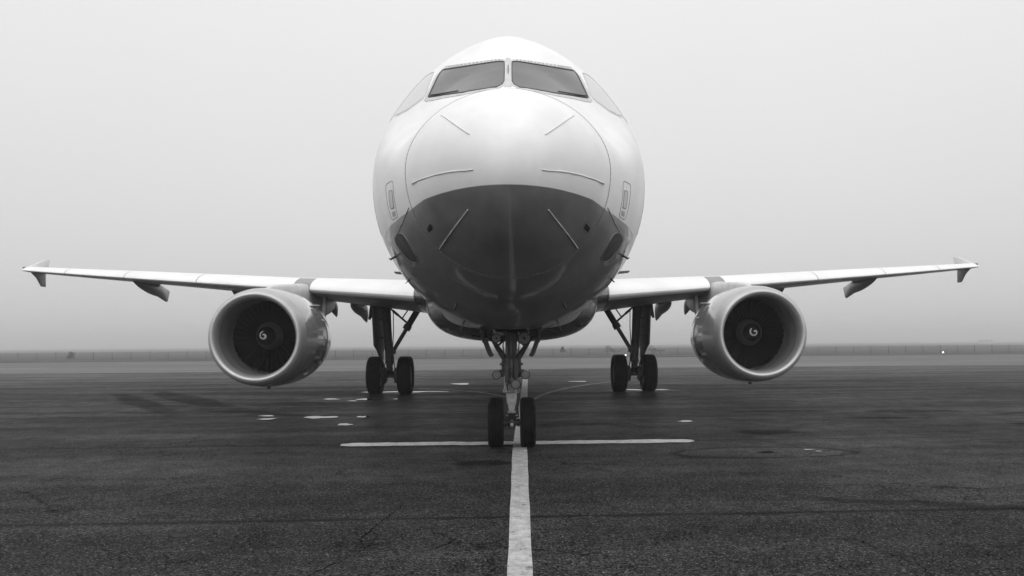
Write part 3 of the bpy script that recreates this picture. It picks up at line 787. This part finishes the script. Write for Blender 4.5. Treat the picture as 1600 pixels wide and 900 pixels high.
# ------------------------------------------------------------------ engines
EX, ES, EZ = 5.75, 11.1, 1.715
for side in (-1, 1):
    x0 = EX * side; c = (x0, ES, EZ)
    mb = MB()
    mb.lathe([(.24, 1.098), (.4, 1.125), (.7, 1.152), (.965, 1.163)], c=c, n=96)
    mb.lathe([(.975, 1.163), (1.4, 1.168), (1.8, 1.163), (1.965, 1.156)], c=c, n=96)
    mb.lathe([(1.975, 1.156), (2.3, 1.125), (2.7, 1.06), (3.1, .975), (3.35, .91), (3.36, .895), (3.1, .93), (2.4, .95), (1.3, .88)], c=c, n=96)
    mb.lathe([(.965, 1.163), (.97, 1.150), (.975, 1.163)], c=c, n=96); mb.lathe([(1.965, 1.156), (1.97, 1.143), (1.975, 1.156)], c=c, n=96)
    eng = mb.build("engine", "nacelle_paint", air, smooth=30)
    mb = MB()          # polished intake lip
    prof = [(.236, 1.098), (.16, 1.080), (.10, 1.060), (.055, 1.038), (.022, 1.012), (.005, .985), (.0, .962), (.006, .940), (.025, .918), (.06, .898), (.11, .882), (.17, .873), (.24, .868)]
    mb.lathe(prof, c=c, n=96); mb.build("inlet_lip", "lip_metal", eng, smooth=60)
    mb = MB(); mb.lathe([(.245, .868), (.4, .862), (.6, .860), (.78, .862), (.80, .868), (.86, .868), (1.35, .868)], c=c, n=72)
    mb.build("inlet_duct", "duct_paint", eng, smooth=30)
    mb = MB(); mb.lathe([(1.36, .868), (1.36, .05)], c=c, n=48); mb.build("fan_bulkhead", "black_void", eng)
    # fan blades
    bl = None
    for k in range(36):
        if bl is None:
            mb = MB(); rows = []
            for q in range(7):
                u = q / 6; r = .27 + (.862 - .27) * u; st = R(32 + 30 * u); ch = .15 + .05 * u
                rr = []
                for w in (-1, -.5, 0, .5, 1):
                    a = w * ch / 2; cam_ = .02 * (1 - w * w)
                    rr.append((a * math.sin(st) + cam_ * math.cos(st), a * math.cos(st) - cam_ * math.sin(st), r))
                rows.append(rr)
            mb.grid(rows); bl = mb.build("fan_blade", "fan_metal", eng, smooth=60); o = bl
        else:
            o = bl.copy(); col.objects.link(o); o.parent = eng
        o.location = (x0, ES + 1.12, EZ + .04); o.rotation_euler = (0, 2 * PI * k / 36, 0)
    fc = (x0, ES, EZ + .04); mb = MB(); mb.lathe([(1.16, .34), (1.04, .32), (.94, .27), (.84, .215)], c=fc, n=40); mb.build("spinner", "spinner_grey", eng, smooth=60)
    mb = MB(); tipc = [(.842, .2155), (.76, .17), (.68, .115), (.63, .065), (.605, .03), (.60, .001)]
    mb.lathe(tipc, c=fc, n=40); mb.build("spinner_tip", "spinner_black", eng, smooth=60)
    def cone_a(r):
        for (a1, r1), (a2, r2) in zip(tipc, tipc[1:]):
            if r2 <= r <= r1: return a2 + (a1 - a2) * (r - r2) / (r1 - r2)
        return .842
    mb = MB(); rows = []
    ph0 = R(100) if side < 0 else R(120)
    for k in range(29):
        u = k / 28; th = ph0 + u * R(400); r = .104 - .086 * u; w = .014 * math.sin(PI * min(.12 + .88 * u, .93)) + .006
        row = []
        for q in (-1, -.33, .33, 1):
            rr = max(r + q * w, .004); row.append((x0 + rr * math.cos(th), ES + cone_a(rr) - .006, EZ + .04 + rr * math.sin(th)))
        rows.append(row)
    mb.grid(rows); mb.build("spiral_mark", "mark_white", eng, smooth=60)
    # core exhaust
    mb = MB(); mb.lathe([(2.2, .72), (3.2, .70), (3.8, .58), (4.35, .46), (4.36, .44), (3.9, .42)], c=c, n=40); mb.lathe([(3.6, .36), (4.3, .30), (4.8, .16), (5.0, .02)], c=c, n=24)
    mb.build("exhaust_nozzle", "bare_metal", eng, smooth=50)
    # strake, vents and drain on the cowl
    ins = -side        # towards the fuselage
    a0 = R(40)
    def cowl(a, ang, r): return Vector((x0 + ins * r * math.cos(ang), ES + a, EZ + r * math.sin(ang)))
    mb = MB(); mb.prism([cowl(1.15, a0, 1.15), cowl(1.55, a0, 1.22), cowl(2.05, a0, 1.25), cowl(2.12, a0, 1.12)], (ins * -.006, 0, .014)); mb.build("strake", "nacelle_paint", eng, smooth=30)
    def cowl_patch(nm, a_1, a_2, g1, g2, mat, lift=.006):
        m = MB(); rows = []
        for i in range(5):
            g = R(g1 + (g2 - g1) * i / 4)
            rows.append([cowl(a_1, g, rad(a_1) + lift), cowl((a_1 + a_2) / 2, g, rad((a_1 + a_2) / 2) + lift), cowl(a_2, g, rad(a_2) + lift)])
        m.grid(rows); m.build(nm, mat, eng, smooth=60)
    def rad(a):
        pr = [(.24, 1.098), (.4, 1.125), (.7, 1.152), (.965, 1.163), (1.4, 1.168), (1.8, 1.163), (1.97, 1.156), (2.3, 1.125), (2.7, 1.06)]
        for (p, q), (s_, t_) in zip(pr, pr[1:]):
            if p <= a <= s_: return q + (t_ - q) * (a - p) / (s_ - p)
        return 1.1
    cowl_patch("vent", 1.15, 1.5, 29, 36, "panel_line")
    cowl_patch("warning_text_plate", 1.62, 1.95, 21, 22.6, "mark_white", .004)
    cowl_patch("latch_cover", 1.0, 1.12, -22, -17, "panel_line"); cowl_patch("latch_cover", 1.16, 1.25, -30, -27, "panel_line")
    mb = MB(); mb.box((x0, ES + 1.0, EZ - 1.18), (.05, .14, .06)); mb.build("drain", "gear_black", eng, bevel=.01)
    # pylon
    mb = MB(); rows = []
    def wing_low(s):      # underside of the wing above the pylon
        le, cc, z, tc, inc = wing_at(EX); xf = (s - le) / cc
        return foil(EX, xf, False).z if xf > 0.02 else z
    for s, ztop, zbot, w in ((12.0, 2.88, 2.74, .05), (12.3, 2.96, 2.72, .10), (12.8, 3.03, 2.70, .14), (13.6, 3.10, 2.64, .17), (14.4, 3.17, 2.5, .185), (15.0, 3.22, 2.2, .19), (15.6, 3.20, 2.2, .19), (16.6, 3.1, 2.3, .23), (17.8, 3.0, 2.5, .16), (18.6, 2.95, 2.7, .06)):
        row = []
        for j in range(20):
            a = 2 * PI * j / 20; e = 2 / 3.2; cc_, ss_ = math.cos(a), math.sin(a)
            row.append((x0 + w * math.copysign(abs(cc_) ** e, cc_), s, (ztop + zbot) / 2 + (ztop - zbot) / 2 * math.copysign(abs(ss_) ** e, ss_)))
        rows.append(row)
    mb.grid(rows, close_u=True); mb.cap(rows[0]); mb.cap(rows[-1])
    pyl = mb.build("pylon", "pylon_paint", air, smooth=45)
    mb = MB(); mb.tube([(x0 + ins * .50, 15.5, 2.86), (x0 + ins * .53, 15.3, 2.55), (x0 + ins * .56, 15.1, 2.22)], [.06, .07, .04], 10); mb.build("pylon_link", "fairing_paint", pyl)

# ------------------------------------------------------------------ tail
def tail_plane(name, root, tip, tc, mir=False, vertical=False, mat="white_paint"):
    mb = MB(); rows = []
    for (sp, le, ch, h) in (root, tuple((a + b) / 2 for a, b in zip(root, tip)), tip):
        row = []
        for i in range(24):
            a = 2 * PI * i / 24; x = (1 + math.cos(a)) / 2; th = tc * ch * math.sin(a) * (.35 + .65 * math.sqrt(1 - x)) * .9
            row.append((th, le + x * ch, sp) if vertical else (sp, le + x * ch, h + th))
        rows.append(row)
    mb.grid(rows, close_u=True); mb.cap(rows[0]); mb.cap(rows[-1])
    return mb.build(name, mat, air, smooth=40, mirror=mir)
tail_plane("vertical_fin", (5.4, 28.2, 6.2, 0), (11.7, 33.4, 2.2, 0), .06, vertical=True)
for side in (-1, 1):
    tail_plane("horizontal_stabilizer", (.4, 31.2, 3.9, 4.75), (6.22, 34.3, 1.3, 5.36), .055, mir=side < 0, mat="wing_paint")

# ------------------------------------------------------------------ landing gear
def wheel(parent, x, s, r, w, outer, n=56, grooves=4):
    """tyre with tread grooves plus rim; the axle runs along x"""
    mb = MB(); prof = []
    hw = w / 2
    side_p = [(-hw * .62, r * .54), (-hw * .90, r * .62), (-hw * 1.0, r * .76), (-hw * .98, r * .88), (-hw * .86, r * .955), (-hw * .70, r * .985)]
    prof += side_p
    gx = [(-.5 + i / (grooves - 1)) * hw * 1.05 for i in range(grooves)]
    for g in gx:
        cr = r * (1 - .012 * (g / hw) ** 2)
        prof += [(g - w * .022, cr), (g - w * .016, cr - r * .022), (g + w * .016, cr - r * .022), (g + w * .022, cr)]
    prof += [(-a, b) for a, b in side_p[::-1]]
    flat = r * 0.97
    mb.lathe(prof, 'X', (x, s, flat), n, closed=True)
    mb.v = [(a, b, max(c_, 0.002)) for a, b, c_ in mb.v]
    mb.build("tyre", "tyre_rubber", parent, smooth=35)
    mb = MB()
    mb.lathe([(-hw * .7, r * .56), (-hw * .78, r * .5), (-hw * .55, r * .46), (-hw * .35, r * .3), (-hw * .45, r * .2), (-hw * .45, .001)], 'X', (x, s, flat), 32)
    mb.lathe([(hw * .7, r * .56), (hw * .78, r * .5), (hw * .55, r * .46), (hw * .35, r * .3), (hw * .45, r * .2), (hw * .45, .001)], 'X', (x, s, flat), 32)
    mb.lathe([(-hw * .7, r * .56), (hw * .7, r * .56)], 'X', (x, s, flat), 32)
    rim = mb.build("wheel_rim", "rim_metal", parent, smooth=40)
    mb = MB()
    for sg in (-1, 1):
        for k in range(10):
            a = 2 * PI * k / 10
            mb.tube([(x + sg * hw * .40, s + r * .38 * math.cos(a), flat + r * .38 * math.sin(a)), (x + sg * hw * .56, s + r * .38 * math.cos(a), flat + r * .38 * math.sin(a))], r * .03, 6)
    mb.build("rim_bolts", "bare_metal", parent)

NS = 5.07
ng = empty("nose_gear", (0, 0, 0), air)
for sx in (-1, 1): wheel(ng, sx * .236, NS, .372, .228, sx)
def part(nm, mat, fn, parent, bevel=0.0, smooth=40):
    mb = MB(); fn(mb); return mb.build(nm, mat, parent, smooth=smooth, bevel=bevel)
AZ = .36
part("axle", "gear_grime", lambda m: (m.tube([(-.2, NS, AZ), (.2, NS, AZ)], .042, 14), m.tube([(-.115, NS, AZ), (-.075, NS, AZ)], .06, 14), m.tube([(.075, NS, AZ), (.115, NS, AZ)], .06, 14)), ng)
part("axle_housing", "gear_grime", lambda m: (m.tube([(0, NS, AZ - .06), (0, NS, AZ + .13)], .06, 16), m.tube([(0, NS - .08, AZ), (0, NS + .08, AZ)], .045, 14), m.box((0, NS - .02, AZ + .085), (.20, .10, .022))), ng, bevel=.004)
part("tow_fitting", "bare_metal", lambda m: (m.tube([(0, NS - .10, AZ - .03), (0, NS - .06, AZ - .03)], .03, 12), m.box((0, NS - .07, AZ + .11), (.19, .05, .014))), ng, bevel=.003)
part("piston", "chrome", lambda m: m.tube([(0, NS, AZ + .1), (0, NS, .66)], .036, 20), ng)
part("torque_link", "gear_paint", lambda m: (m.prism([(-.075, NS - .13, .80), (.075, NS - .13, .80), (.066, NS - .16, .68), (.038, NS - .165, .54), (-.038, NS - .165, .54), (-.066, NS - .16, .68)], (0, .035, 0)),
      m.tube([(-.06, NS - .15, .525), (.06, NS - .15, .525)], .02, 10)), ng, bevel=.006)
part("lower_torque_link", "gear_grime", lambda m: m.prism([(-.045, NS - .14, .53), (.045, NS - .14, .53), (.06, NS - .05, AZ + .04), (-.06, NS - .05, AZ + .04)], (0, .03, 0)), ng, bevel=.004)
part("oleo_cylinder", "gear_paint", lambda m: m.lathe([(.62, .05), (.64, .078), (.79, .082), (.80, .108), (.83, .112), (.93, .112), (.95, .098), (1.28, .095), (1.30, .088), (1.78, .086), (1.95, .086)], 'Z', (0, NS, 0), 28), ng)
part("collar", "gear_paint", lambda m: (m.box((-.03, NS - .09, .87), (.16, .10, .12)), m.box((-.075, NS - .10, .99), (.07, .10, .14)), m.tube([(-.13, NS, .825), (.13, NS, .825)], .03, 12)), ng, bevel=.008)
part("steering_cylinder", "gear_grime", lambda m: (m.tube([(-.065, NS - .12, .96), (-.06, NS - .12, 1.30)], .044, 16), m.tube([(-.065, NS - .12, 1.14), (-.065, NS - .12, 1.18)], .055, 16)), ng)
part("steering_cylinder", "gear_grime", lambda m: (m.tube([(.07, NS - .12, 1.02), (.062, NS - .12, 1.30)], .044, 16), m.tube([(.07, NS - .12, 1.08), (.07, NS - .12, 1.12)], .055, 16)), ng)
part("leg_channel", "gear_grime", lambda m: (m.box((-.055, NS - .1, 1.50), (.03, .05, .42)), m.box((.055, NS - .1, 1.50), (.03, .05, .42)), m.box((0, NS - .085, 1.50), (.09, .02, .42)), m.box((0, NS - .11, 1.705), (.12, .06, .05)), m.box((0, NS - .105, 1.46), (.05, .03, .2))), ng, bevel=.004)
for sx in (-1, 1):
    part("drag_brace", "gear_grime", lambda m: (m.tube([(sx * .07, NS - .05, 1.27), (sx * .20, NS + .02, 1.46), (sx * .33, NS + .12, 1.70)], [.05, .036, .036], 12), m.tube([(sx * .105, NS - .08, 1.30), (sx * .36, NS + .05, 1.68)], .012, 8)), ng)
    part("upper_brace", "gear_grime", lambda m: (m.tube([(sx * .03, NS - .04, 1.74), (sx * .40, NS - .04, 1.76)], .024, 10), m.tube([(sx * .07, NS, 1.62), (sx * .19, NS, 1.50)], .018, 8)), ng)
    part("hinge_block", "gear_black", lambda m: (m.box((sx * .33, NS - .02, 1.70), (.12, .2, .17)), m.box((sx * .40, NS - .02, 1.62), (.05, .16, .16))), ng, bevel=.012)
    # gear doors hanging edge-on
    def door_(m):
        pts = [(sx * .455, 1.79), (sx * .425, 1.60), (sx * .385, 1.48), (sx * .345, 1.38), (sx * .315, 1.33)]
        rows = []
        for (x, z) in pts: rows.append([(x, NS - .18, z), (x - sx * .045, NS - .18, z + .01), (x - sx * .04, NS + .9, z + .01), (x, NS + .9, z)])
        m.grid(rows, close_u=True); m.cap(rows[0]); m.cap(rows[-1])
    part("gear_door", "gear_black", door_, ng, smooth=30)
    part("door_rod", "gear_black", lambda m: (m.tube([(sx * .37, NS - .05, 1.74), (sx * .47, NS - .05, 1.80)], .016, 8), m.tube([(sx * .47, NS - .05, 1.80), (sx * .44, NS - .1, 1.70)], .012, 6)), ng)
    # turn-off lights on brackets
    lx = -.215 if sx < 0 else .205
    o = part("turnoff_light", "gear_black", lambda m: m.lathe([(.14, .02), (.12, .05), (.02, .066), (-.03, .068), (-.034, .058)], 'Y', (lx, NS - .14, 1.07), 24), ng)
    part("lens", "lamp_glass", lambda m: m.lathe([(-.026, .06), (-.029, .04), (-.030, .001)], 'Y', (lx - sx * -.0, NS - .14, 1.07), 24), o)
    part("light_bracket", "gear_grime", lambda m: (m.box((sx * .13, NS - .08, 1.09), (.10, .06, .11)), m.box((sx * .125, NS - .1, 1.2), (.04, .06, .16)), m.tube([(sx * .10, NS - .05, 1.25), (sx * .16, NS - .12, 1.22)], .018, 8)), ng, bevel=.006)
o = part("taxi_light", "gear_black", lambda m: m.lathe([(.12, .03), (.09, .06), (.0, .072), (-.045, .074), (-.05, .062)], 'Y', (.062, NS - .20, .935), 28), ng)
part("lens", "lamp_glass", lambda m: m.lathe([(-.04, .064), (-.044, .04), (-.045, .001)], 'Y', (.062, NS - .20, .935), 28), o)
for (lx, lz, r, nm) in ((-.215, 1.605, .068, "landing_lamp"), (.19, 1.60, .094, "landing_lamp")):
    o = part(nm, "gear_black", lambda m: m.lathe([(.13, .03), (.09, r * .7), (.0, r), (-.03, r * 1.03), (-.035, r * .9)], 'Y', (lx, NS - .16, lz), 32), ng)
    part("lens", "lamp_glass", lambda m: (m.lathe([(-.022, r * .93), (-.027, r * .6), (-.030, r * .25)], 'Y', (lx, NS - .16, lz), 32)), o)
    part("lamp_core", "gear_black", lambda m: m.lathe([(-.030, r * .24), (-.036, r * .18), (-.037, .001)], 'Y', (lx, NS - .16, lz), 16), o)
    if r > .08:
        part("lens_rib", "gear_grime", lambda m: [m.tube([(lx + r * .28 * math.cos(a), NS - .2, lz + r * .28 * math.sin(a)), (lx + r * .9 * math.cos(a), NS - .188, lz + r * .9 * math.sin(a))], .0035, 5) for a in [2 * PI * k / 8 for k in range(8)]], o)
o = part("upper_lamp", "gear_black", lambda m: m.lathe([(.1, .03), (.0, .075), (-.02, .078), (-.024, .068)], 'Y', (.18, NS - .05, 1.735), 28), ng)
part("lens", "lamp_glass", lambda m: m.lathe([(-.016, .07), (-.028, .03), (-.03, .001)], 'Y', (.18, NS - .05, 1.735), 24), o)
for k, pts in enumerate([[(-.09, NS - .1, 1.72), (-.12, NS - .13, 1.5), (-.10, NS - .14, 1.3), (-.13, NS - .12, 1.12)], [(.09, NS - .1, 1.72), (.115, NS - .13, 1.52), (.10, NS - .15, 1.32), (.12, NS - .12, 1.16)],
                         [(-.03, NS - .16, 1.16), (-.01, NS - .19, 1.04), (-.07, NS - .17, .92), (-.05, NS - .13, .82)], [(.03, NS - .15, 1.2), (.0, NS - .18, 1.08), (.05, NS - .15, 1.0)],
                         [(.10, NS - .1, .86), (.125, NS - .12, .75), (.09, NS - .1, .6), (.1, NS - .07, .44)]]):
    part("hydraulic_hose", "gear_black", lambda m: m.tube(pts, .009, 6), ng)
part("leg_plate", "pylon_paint", lambda m: (m.box((-.045, NS - .30, 1.94), (.06, .02, .13)), m.box((.03, NS - .30, 1.90), (.05, .02, .16)), m.box((0, NS - .27, 1.86), (.16, .03, .22))), ng, bevel=.004)
part("bay_arch", "gear_black", lambda m: (m.box((0, NS + .1, 1.86), (.72, .6, .2)), m.box((0, NS - .24, 1.80), (.22, .1, .16))), ng, bevel=.03)

MS = 17.71
for side in (-1, 1):
    mg = empty("main_gear", (0, 0, 0), air)
    cx_ = 3.795 * side; o_ = side
    for sx in (-1, 1): wheel(mg, cx_ + sx * .4635, MS, .592, .42, sx, 64, 5)
    az = .574
    part("axle", "gear_grime", lambda m: m.tube([(cx_ - .45, MS, az), (cx_ + .45, MS, az)], .075, 16), mg)
    for sx in (-1, 1):
        part("brake_pack", "gear_grime", lambda m: (m.lathe([(-.05, .08), (-.05, .24), (.05, .26), (.09, .2), (.09, .08)], 'X', (cx_ + sx * .2, MS, az), 28),
             [m.tube([(cx_ + sx * .12, MS + .19 * math.cos(a), az + .19 * math.sin(a)), (cx_ + sx * .24, MS + .19 * math.cos(a), az + .19 * math.sin(a))], .035, 8) for a in [2 * PI * k / 7 for k in range(7)]]), mg)
    top = Vector((cx_ + o_ * .13, MS - .03, 2.85))
    part("strut", "gear_grime", lambda m: (m.tube([(cx_ + o_ * .02, MS, .95), tuple(Vector((cx_ + o_ * .02, MS, .95)).lerp(top, .5)), tuple(top)], [.125, .128, .15], 22), m.tube([(cx_, MS, az - .06), (cx_, MS, az + .14)], .12, 18), m.box((cx_ - o_ * .10, MS - .02, 1.34), (.14, .2, .22))), mg, bevel=.0)
    part("piston", "chrome", lambda m: m.tube([(cx_, MS, az + .1), (cx_ + o_ * .02, MS, .98)], .085, 20), mg)
    part("torque_link", "gear_grime", lambda m: (m.prism([(cx_ - .12, MS - .14, 1.0), (cx_ + .12, MS - .14, 1.0), (cx_ + .05, MS - .40, .80), (cx_ - .05, MS - .40, .80)], (0, .02, -.05)), m.prism([(cx_ - .05, MS - .40, .80), (cx_ + .05, MS - .40, .80), (cx_ + .12, MS - .1, .62), (cx_ - .12, MS - .1, .62)], (0, .02, -.05)), m.tube([(cx_ - .08, MS - .39, .78), (cx_ + .08, MS - .39, .78)], .035, 10)), mg, bevel=.01)
    ba, bb = Vector((cx_ - o_ * .13, MS - .05, 1.38)), Vector((cx_ - o_ * .86, MS + .05, 2.62))
    part("side_brace", "gear_grime", lambda m: (m.tube([ba, ba.lerp(bb, .52)], .062, 14), m.tube([ba.lerp(bb, .50), bb], [.098, .10], 14), m.tube([ba.lerp(bb, .49), ba.lerp(bb, .60)], .125, 14)), mg)
    mid_ = ba.lerp(bb, .62)
    part("lock_link", "gear_grime", lambda m: (m.tube([mid_, (cx_ + o_ * .02, MS - .05, 2.68)], [.035, .03], 10), m.tube([mid_.lerp(Vector((cx_ + o_ * .02, MS - .05, 2.68)), .35), (cx_ - o_ * .60, MS - .02, 2.66)], .02, 8), m.tube([mid_.lerp(Vector((cx_ + o_ * .02, MS - .05, 2.68)), .55), mid_.lerp(Vector((cx_ + o_ * .02, MS - .05, 2.68)), .8)], .042, 10)), mg)
    def leg_door(m):
        X1 = cx_ + o_ * .50
        out = [(2.84, -.45), (2.84, .55), (1.62, .55), (1.48, .42), (1.30, .2), (1.06, .1), (1.02, 0.0), (1.36, -.22), (1.50, -.40)]
        rows = []
        for dx in (0, -o_ * .03, -o_ * .065):
            rows.append([(X1 + dx - o_ * (2.84 - z) * .03 - o_ * .20 * (s + .45) - o_ * .12 * max(0, 1.5 - z), MS + s, z) for z, s in out])
        m.grid(rows, close_u=True); m.cap(rows[0]); m.cap(rows[-1])
    part("gear_door", "gear_grime", leg_door, mg, bevel=.008, smooth=30)
    part("hinge_flap", "gear_grime", lambda m: m.prism([(cx_ + o_ * .56, MS - .3, 2.75), (cx_ + o_ * .62, MS - .3, 2.30), (cx_ + o_ * .50, MS - .3, 2.52)], (0, .4, 0)), mg, bevel=.005)
    part("door_link", "gear_grime", lambda m: (m.tube([(cx_ + o_ * .1, MS, 2.3), (cx_ + o_ * .40, MS, 2.3)], .022, 8), m.tube([(cx_ + o_ * .06, MS, 1.75), (cx_ + o_ * .34, MS, 1.75)], .022, 8)), mg)
    for pts in ([(cx_ - o_ * .12, MS - .13, 2.6), (cx_ - o_ * .13, MS - .16, 2.0), (cx_ - o_ * .1, MS - .16, 1.4), (cx_ - o_ * .15, MS - .22, .95), (cx_ - o_ * .18, MS - .2, .72)], [(cx_ + o_ * .1, MS - .13, 2.5), (cx_ + o_ * .08, MS - .16, 1.8), (cx_ + o_ * .1, MS - .18, 1.1), (cx_ + o_ * .17, MS - .2, .74)]):
        part("hydraulic_hose", "gear_black", lambda m: m.tube(pts, .014, 6), mg)

# ------------------------------------------------------------------ puddles on the apron
def puddle(x, y, rx, ry, seed, tail=0.0):
    rr = random.Random(seed); m = MB(); pts = []; k1, k2, k3 = rr.uniform(0, 6), rr.uniform(0, 6), rr.uniform(0, 6)
    for i in range(40):
        a = 2 * PI * i / 40
        q = 1 + .22 * math.sin(2 * a + k1) + .16 * math.sin(3 * a + k2) + .10 * math.sin(5 * a + k3)
        pts.append((x + rx * q * math.cos(a) + tail * max(0, math.cos(a)) ** 3, y + ry * q * math.sin(a), .010))
    m.add(pts, [tuple(range(40))])
    return tag(m.build("puddle", "water", smooth=0), kind="structure")
for i, p in enumerate([(-5.3, 16.82, .17, .13), (-5.08, 16.1, .2, .14), (-4.05, 16.35, .30, .30), (-3.15, 16.35, .11, .2), (-3.2, 14.8, .13, .20), (-5.12, 21.85, .22, .24), (-4.15, 21.6, .20, .3), (-4.35, 21.05, .12, .16), (-3.25, 21.6, .06, .18),
                       (-3.98, 24.9, .3, .32), (-3.02, 24.85, .34, .3), (-2.42, 24.9, .26, .2), (3.85, 24.75, .32, .3), (4.72, 24.6, .26, .28), (-4.62, 24.9, .25, .2), (3.33, 14.65, .15, .14), (3.5, 10.43, .10, .055), (4.15, 10.60, .08, .05), (4.22, 10.43, .05, .04), (-2.0, 29.5, .4, .5), (2.6, 30.5, .3, .4)]):
    puddle(*p, seed=i + 5)

# ------------------------------------------------------------------ perimeter fence, lights and far things
t = NT("chain_link"); t.color(0.10); t.put("Roughness", .7)
tr = t.new("ShaderNodeBsdfTransparent"); mx = t.new("ShaderNodeMixShader"); mx.inputs[0].default_value = 0.16
t.l.new(tr.outputs[0], mx.inputs[1]); t.l.new(t.b.outputs[0], mx.inputs[2]); t.l.new(mx.outputs[0], t.out.inputs["Surface"]); M["chain_link"] = t.m
FY = 128.0; FH = 1.28
fence = tag(empty("perimeter_fence", (0, FY, gz(FY))), "long low wire mesh fence with thin posts along the far edge of the airfield", "fence")
pm = MB(); pm.tube([(0, 0, -.1), (0, 0, FH + .06)], .045, 8); post0 = pm.build("post", "fence_steel", fence)
cm = MB(); cm.box((1.5, 0.02, FH / 2), (2.9, .012, FH - .08)); panel0 = cm.build("mesh_panel", "chain_link", fence)
rm = MB(); rm.tube([(0, 0, FH), (3, 0, FH)], .016, 6); rail0 = rm.build("top_wire", "fence_steel", fence)
fr = random.Random(2)
for i in range(-36, 37):
    for src in (post0, panel0, rail0):
        o = src if i == -36 else src.copy()
        if i != -36: col.objects.link(o); o.parent = fence
        o.location = (3.0 * i + .6, -.06 * i * 0, .0)
        if src is post0: o.rotation_euler = (0, R(fr.uniform(-1.5, 1.5)), 0); o.scale = (1, 1, fr.uniform(.96, 1.06))

def edge_light(x, y, label):
    e = tag(empty("apron_light", (x, y, gz(y) if y > 80 else 0)), label, "lamp")
    m = MB(); m.lathe([(0, .11), (.03, .11), (.04, .04), (.22, .04), (.24, .07), (.26, .07)], 'Z', n=14); m.build("lamp_post", "fence_steel", e)
    m = MB(); m.lathe([(.26, .065), (.33, .07), (.39, .05), (.41, .001)], 'Z', n=14); m.build("lamp_globe", "lit_lamp", e)
edge_light(47.4, 83, "small lit apron light in the grass at far right")
edge_light(12.3, 84, "small lit apron light seen beside the right main wheels")

def shrub(x, y, w, h, label, seed):
    rr = random.Random(seed); e = tag(empty("shrub", (x, y, gz(y))), label, "shrub", "shrubs beyond the fence")
    m = MB()
    for k in range(3): m.tube([(0, 0, -.1), (rr.uniform(-.1, .1) * w, rr.uniform(-.1, .1), h * .4), (rr.uniform(-.35, .35) * w, rr.uniform(-.3, .3), h * .8)], [.06, .045, .015], 6)
    m.build("stem", "bark", e)
    m = MB()
    for k in range(420):
        a = rr.uniform(0, 2 * PI); q = math.sqrt(rr.random()); zz = rr.random() ** 1.4 * (.55 + .45 * math.sin(3.1 * math.cos(a) * q + seed))
        c = Vector((w * .5 * q * math.cos(a) * (1 - .4 * abs(zz - .4)), w * .4 * q * math.sin(a), h * (.25 + .75 * zz)))
        d1 = Vector((rr.uniform(-1, 1), rr.uniform(-1, 1), rr.uniform(-1, 1))).normalized() * rr.uniform(.08, .2); d2 = Vector((rr.uniform(-1, 1), rr.uniform(-1, 1), rr.uniform(-1, 1))).normalized() * rr.uniform(.06, .14)
        m.add([c - d1, c + d2, c + d1, c - d2], [(0, 1, 2, 3)])
    m.build("foliage", "leaf", e, smooth=0)
shrub(-75.5, 134, 1.2, 1.48, "small lone shrub sticking up behind the fence at far left", 1)
shrub(11.2, 175, 1.6, 1.75, "small shrub above the fence just right of the nose gear", 2)
shrub(30, 165, 6.0, 2.1, "wide hazy shrub behind the fence between right wheels and engine", 3)
shrub(23, 175, 5.0, 1.9, "faint low shrub behind the fence right of the right main wheels", 4)

bld = tag(empty("building", (440, 700, gz(700))), "faint low flat building in the mist at far right", "building")
m = MB(); m.box((0, 0, 1.3), (9, 8, 2.8)); m.build("wall", "wall_render", bld, smooth=0)
m = MB(); m.box((0, 0, 2.85), (10, 9, .3)); m.build("roof", "roof_sheet", bld, smooth=0)
m = MB(); m.box((-2, -4.03, .95), (1.4, .06, 2.1)); m.build("door", "roof_sheet", bld, smooth=0)

# ------------------------------------------------------------------ mist
hz = bpy.data.materials.new("mist"); hz.use_nodes = True
hn = hz.node_tree.nodes; hn.clear()
ho = hn.new("ShaderNodeOutputMaterial"); hv = hn.new("ShaderNodeVolumePrincipled")
hv.inputs["Color"].default_value = (.92, .92, .92, 1); hv.inputs["Density"].default_value = 0.0016; hv.inputs["Anisotropy"].default_value = 0.2
hz.node_tree.links.new(hv.outputs[0], ho.inputs["Volume"]); M["mist"] = hz
m = MB(); m.box((0, 0, 5.2), (3060, 3060, 15.8)); tag(m.build("haze", "mist", smooth=0), kind="stuff")
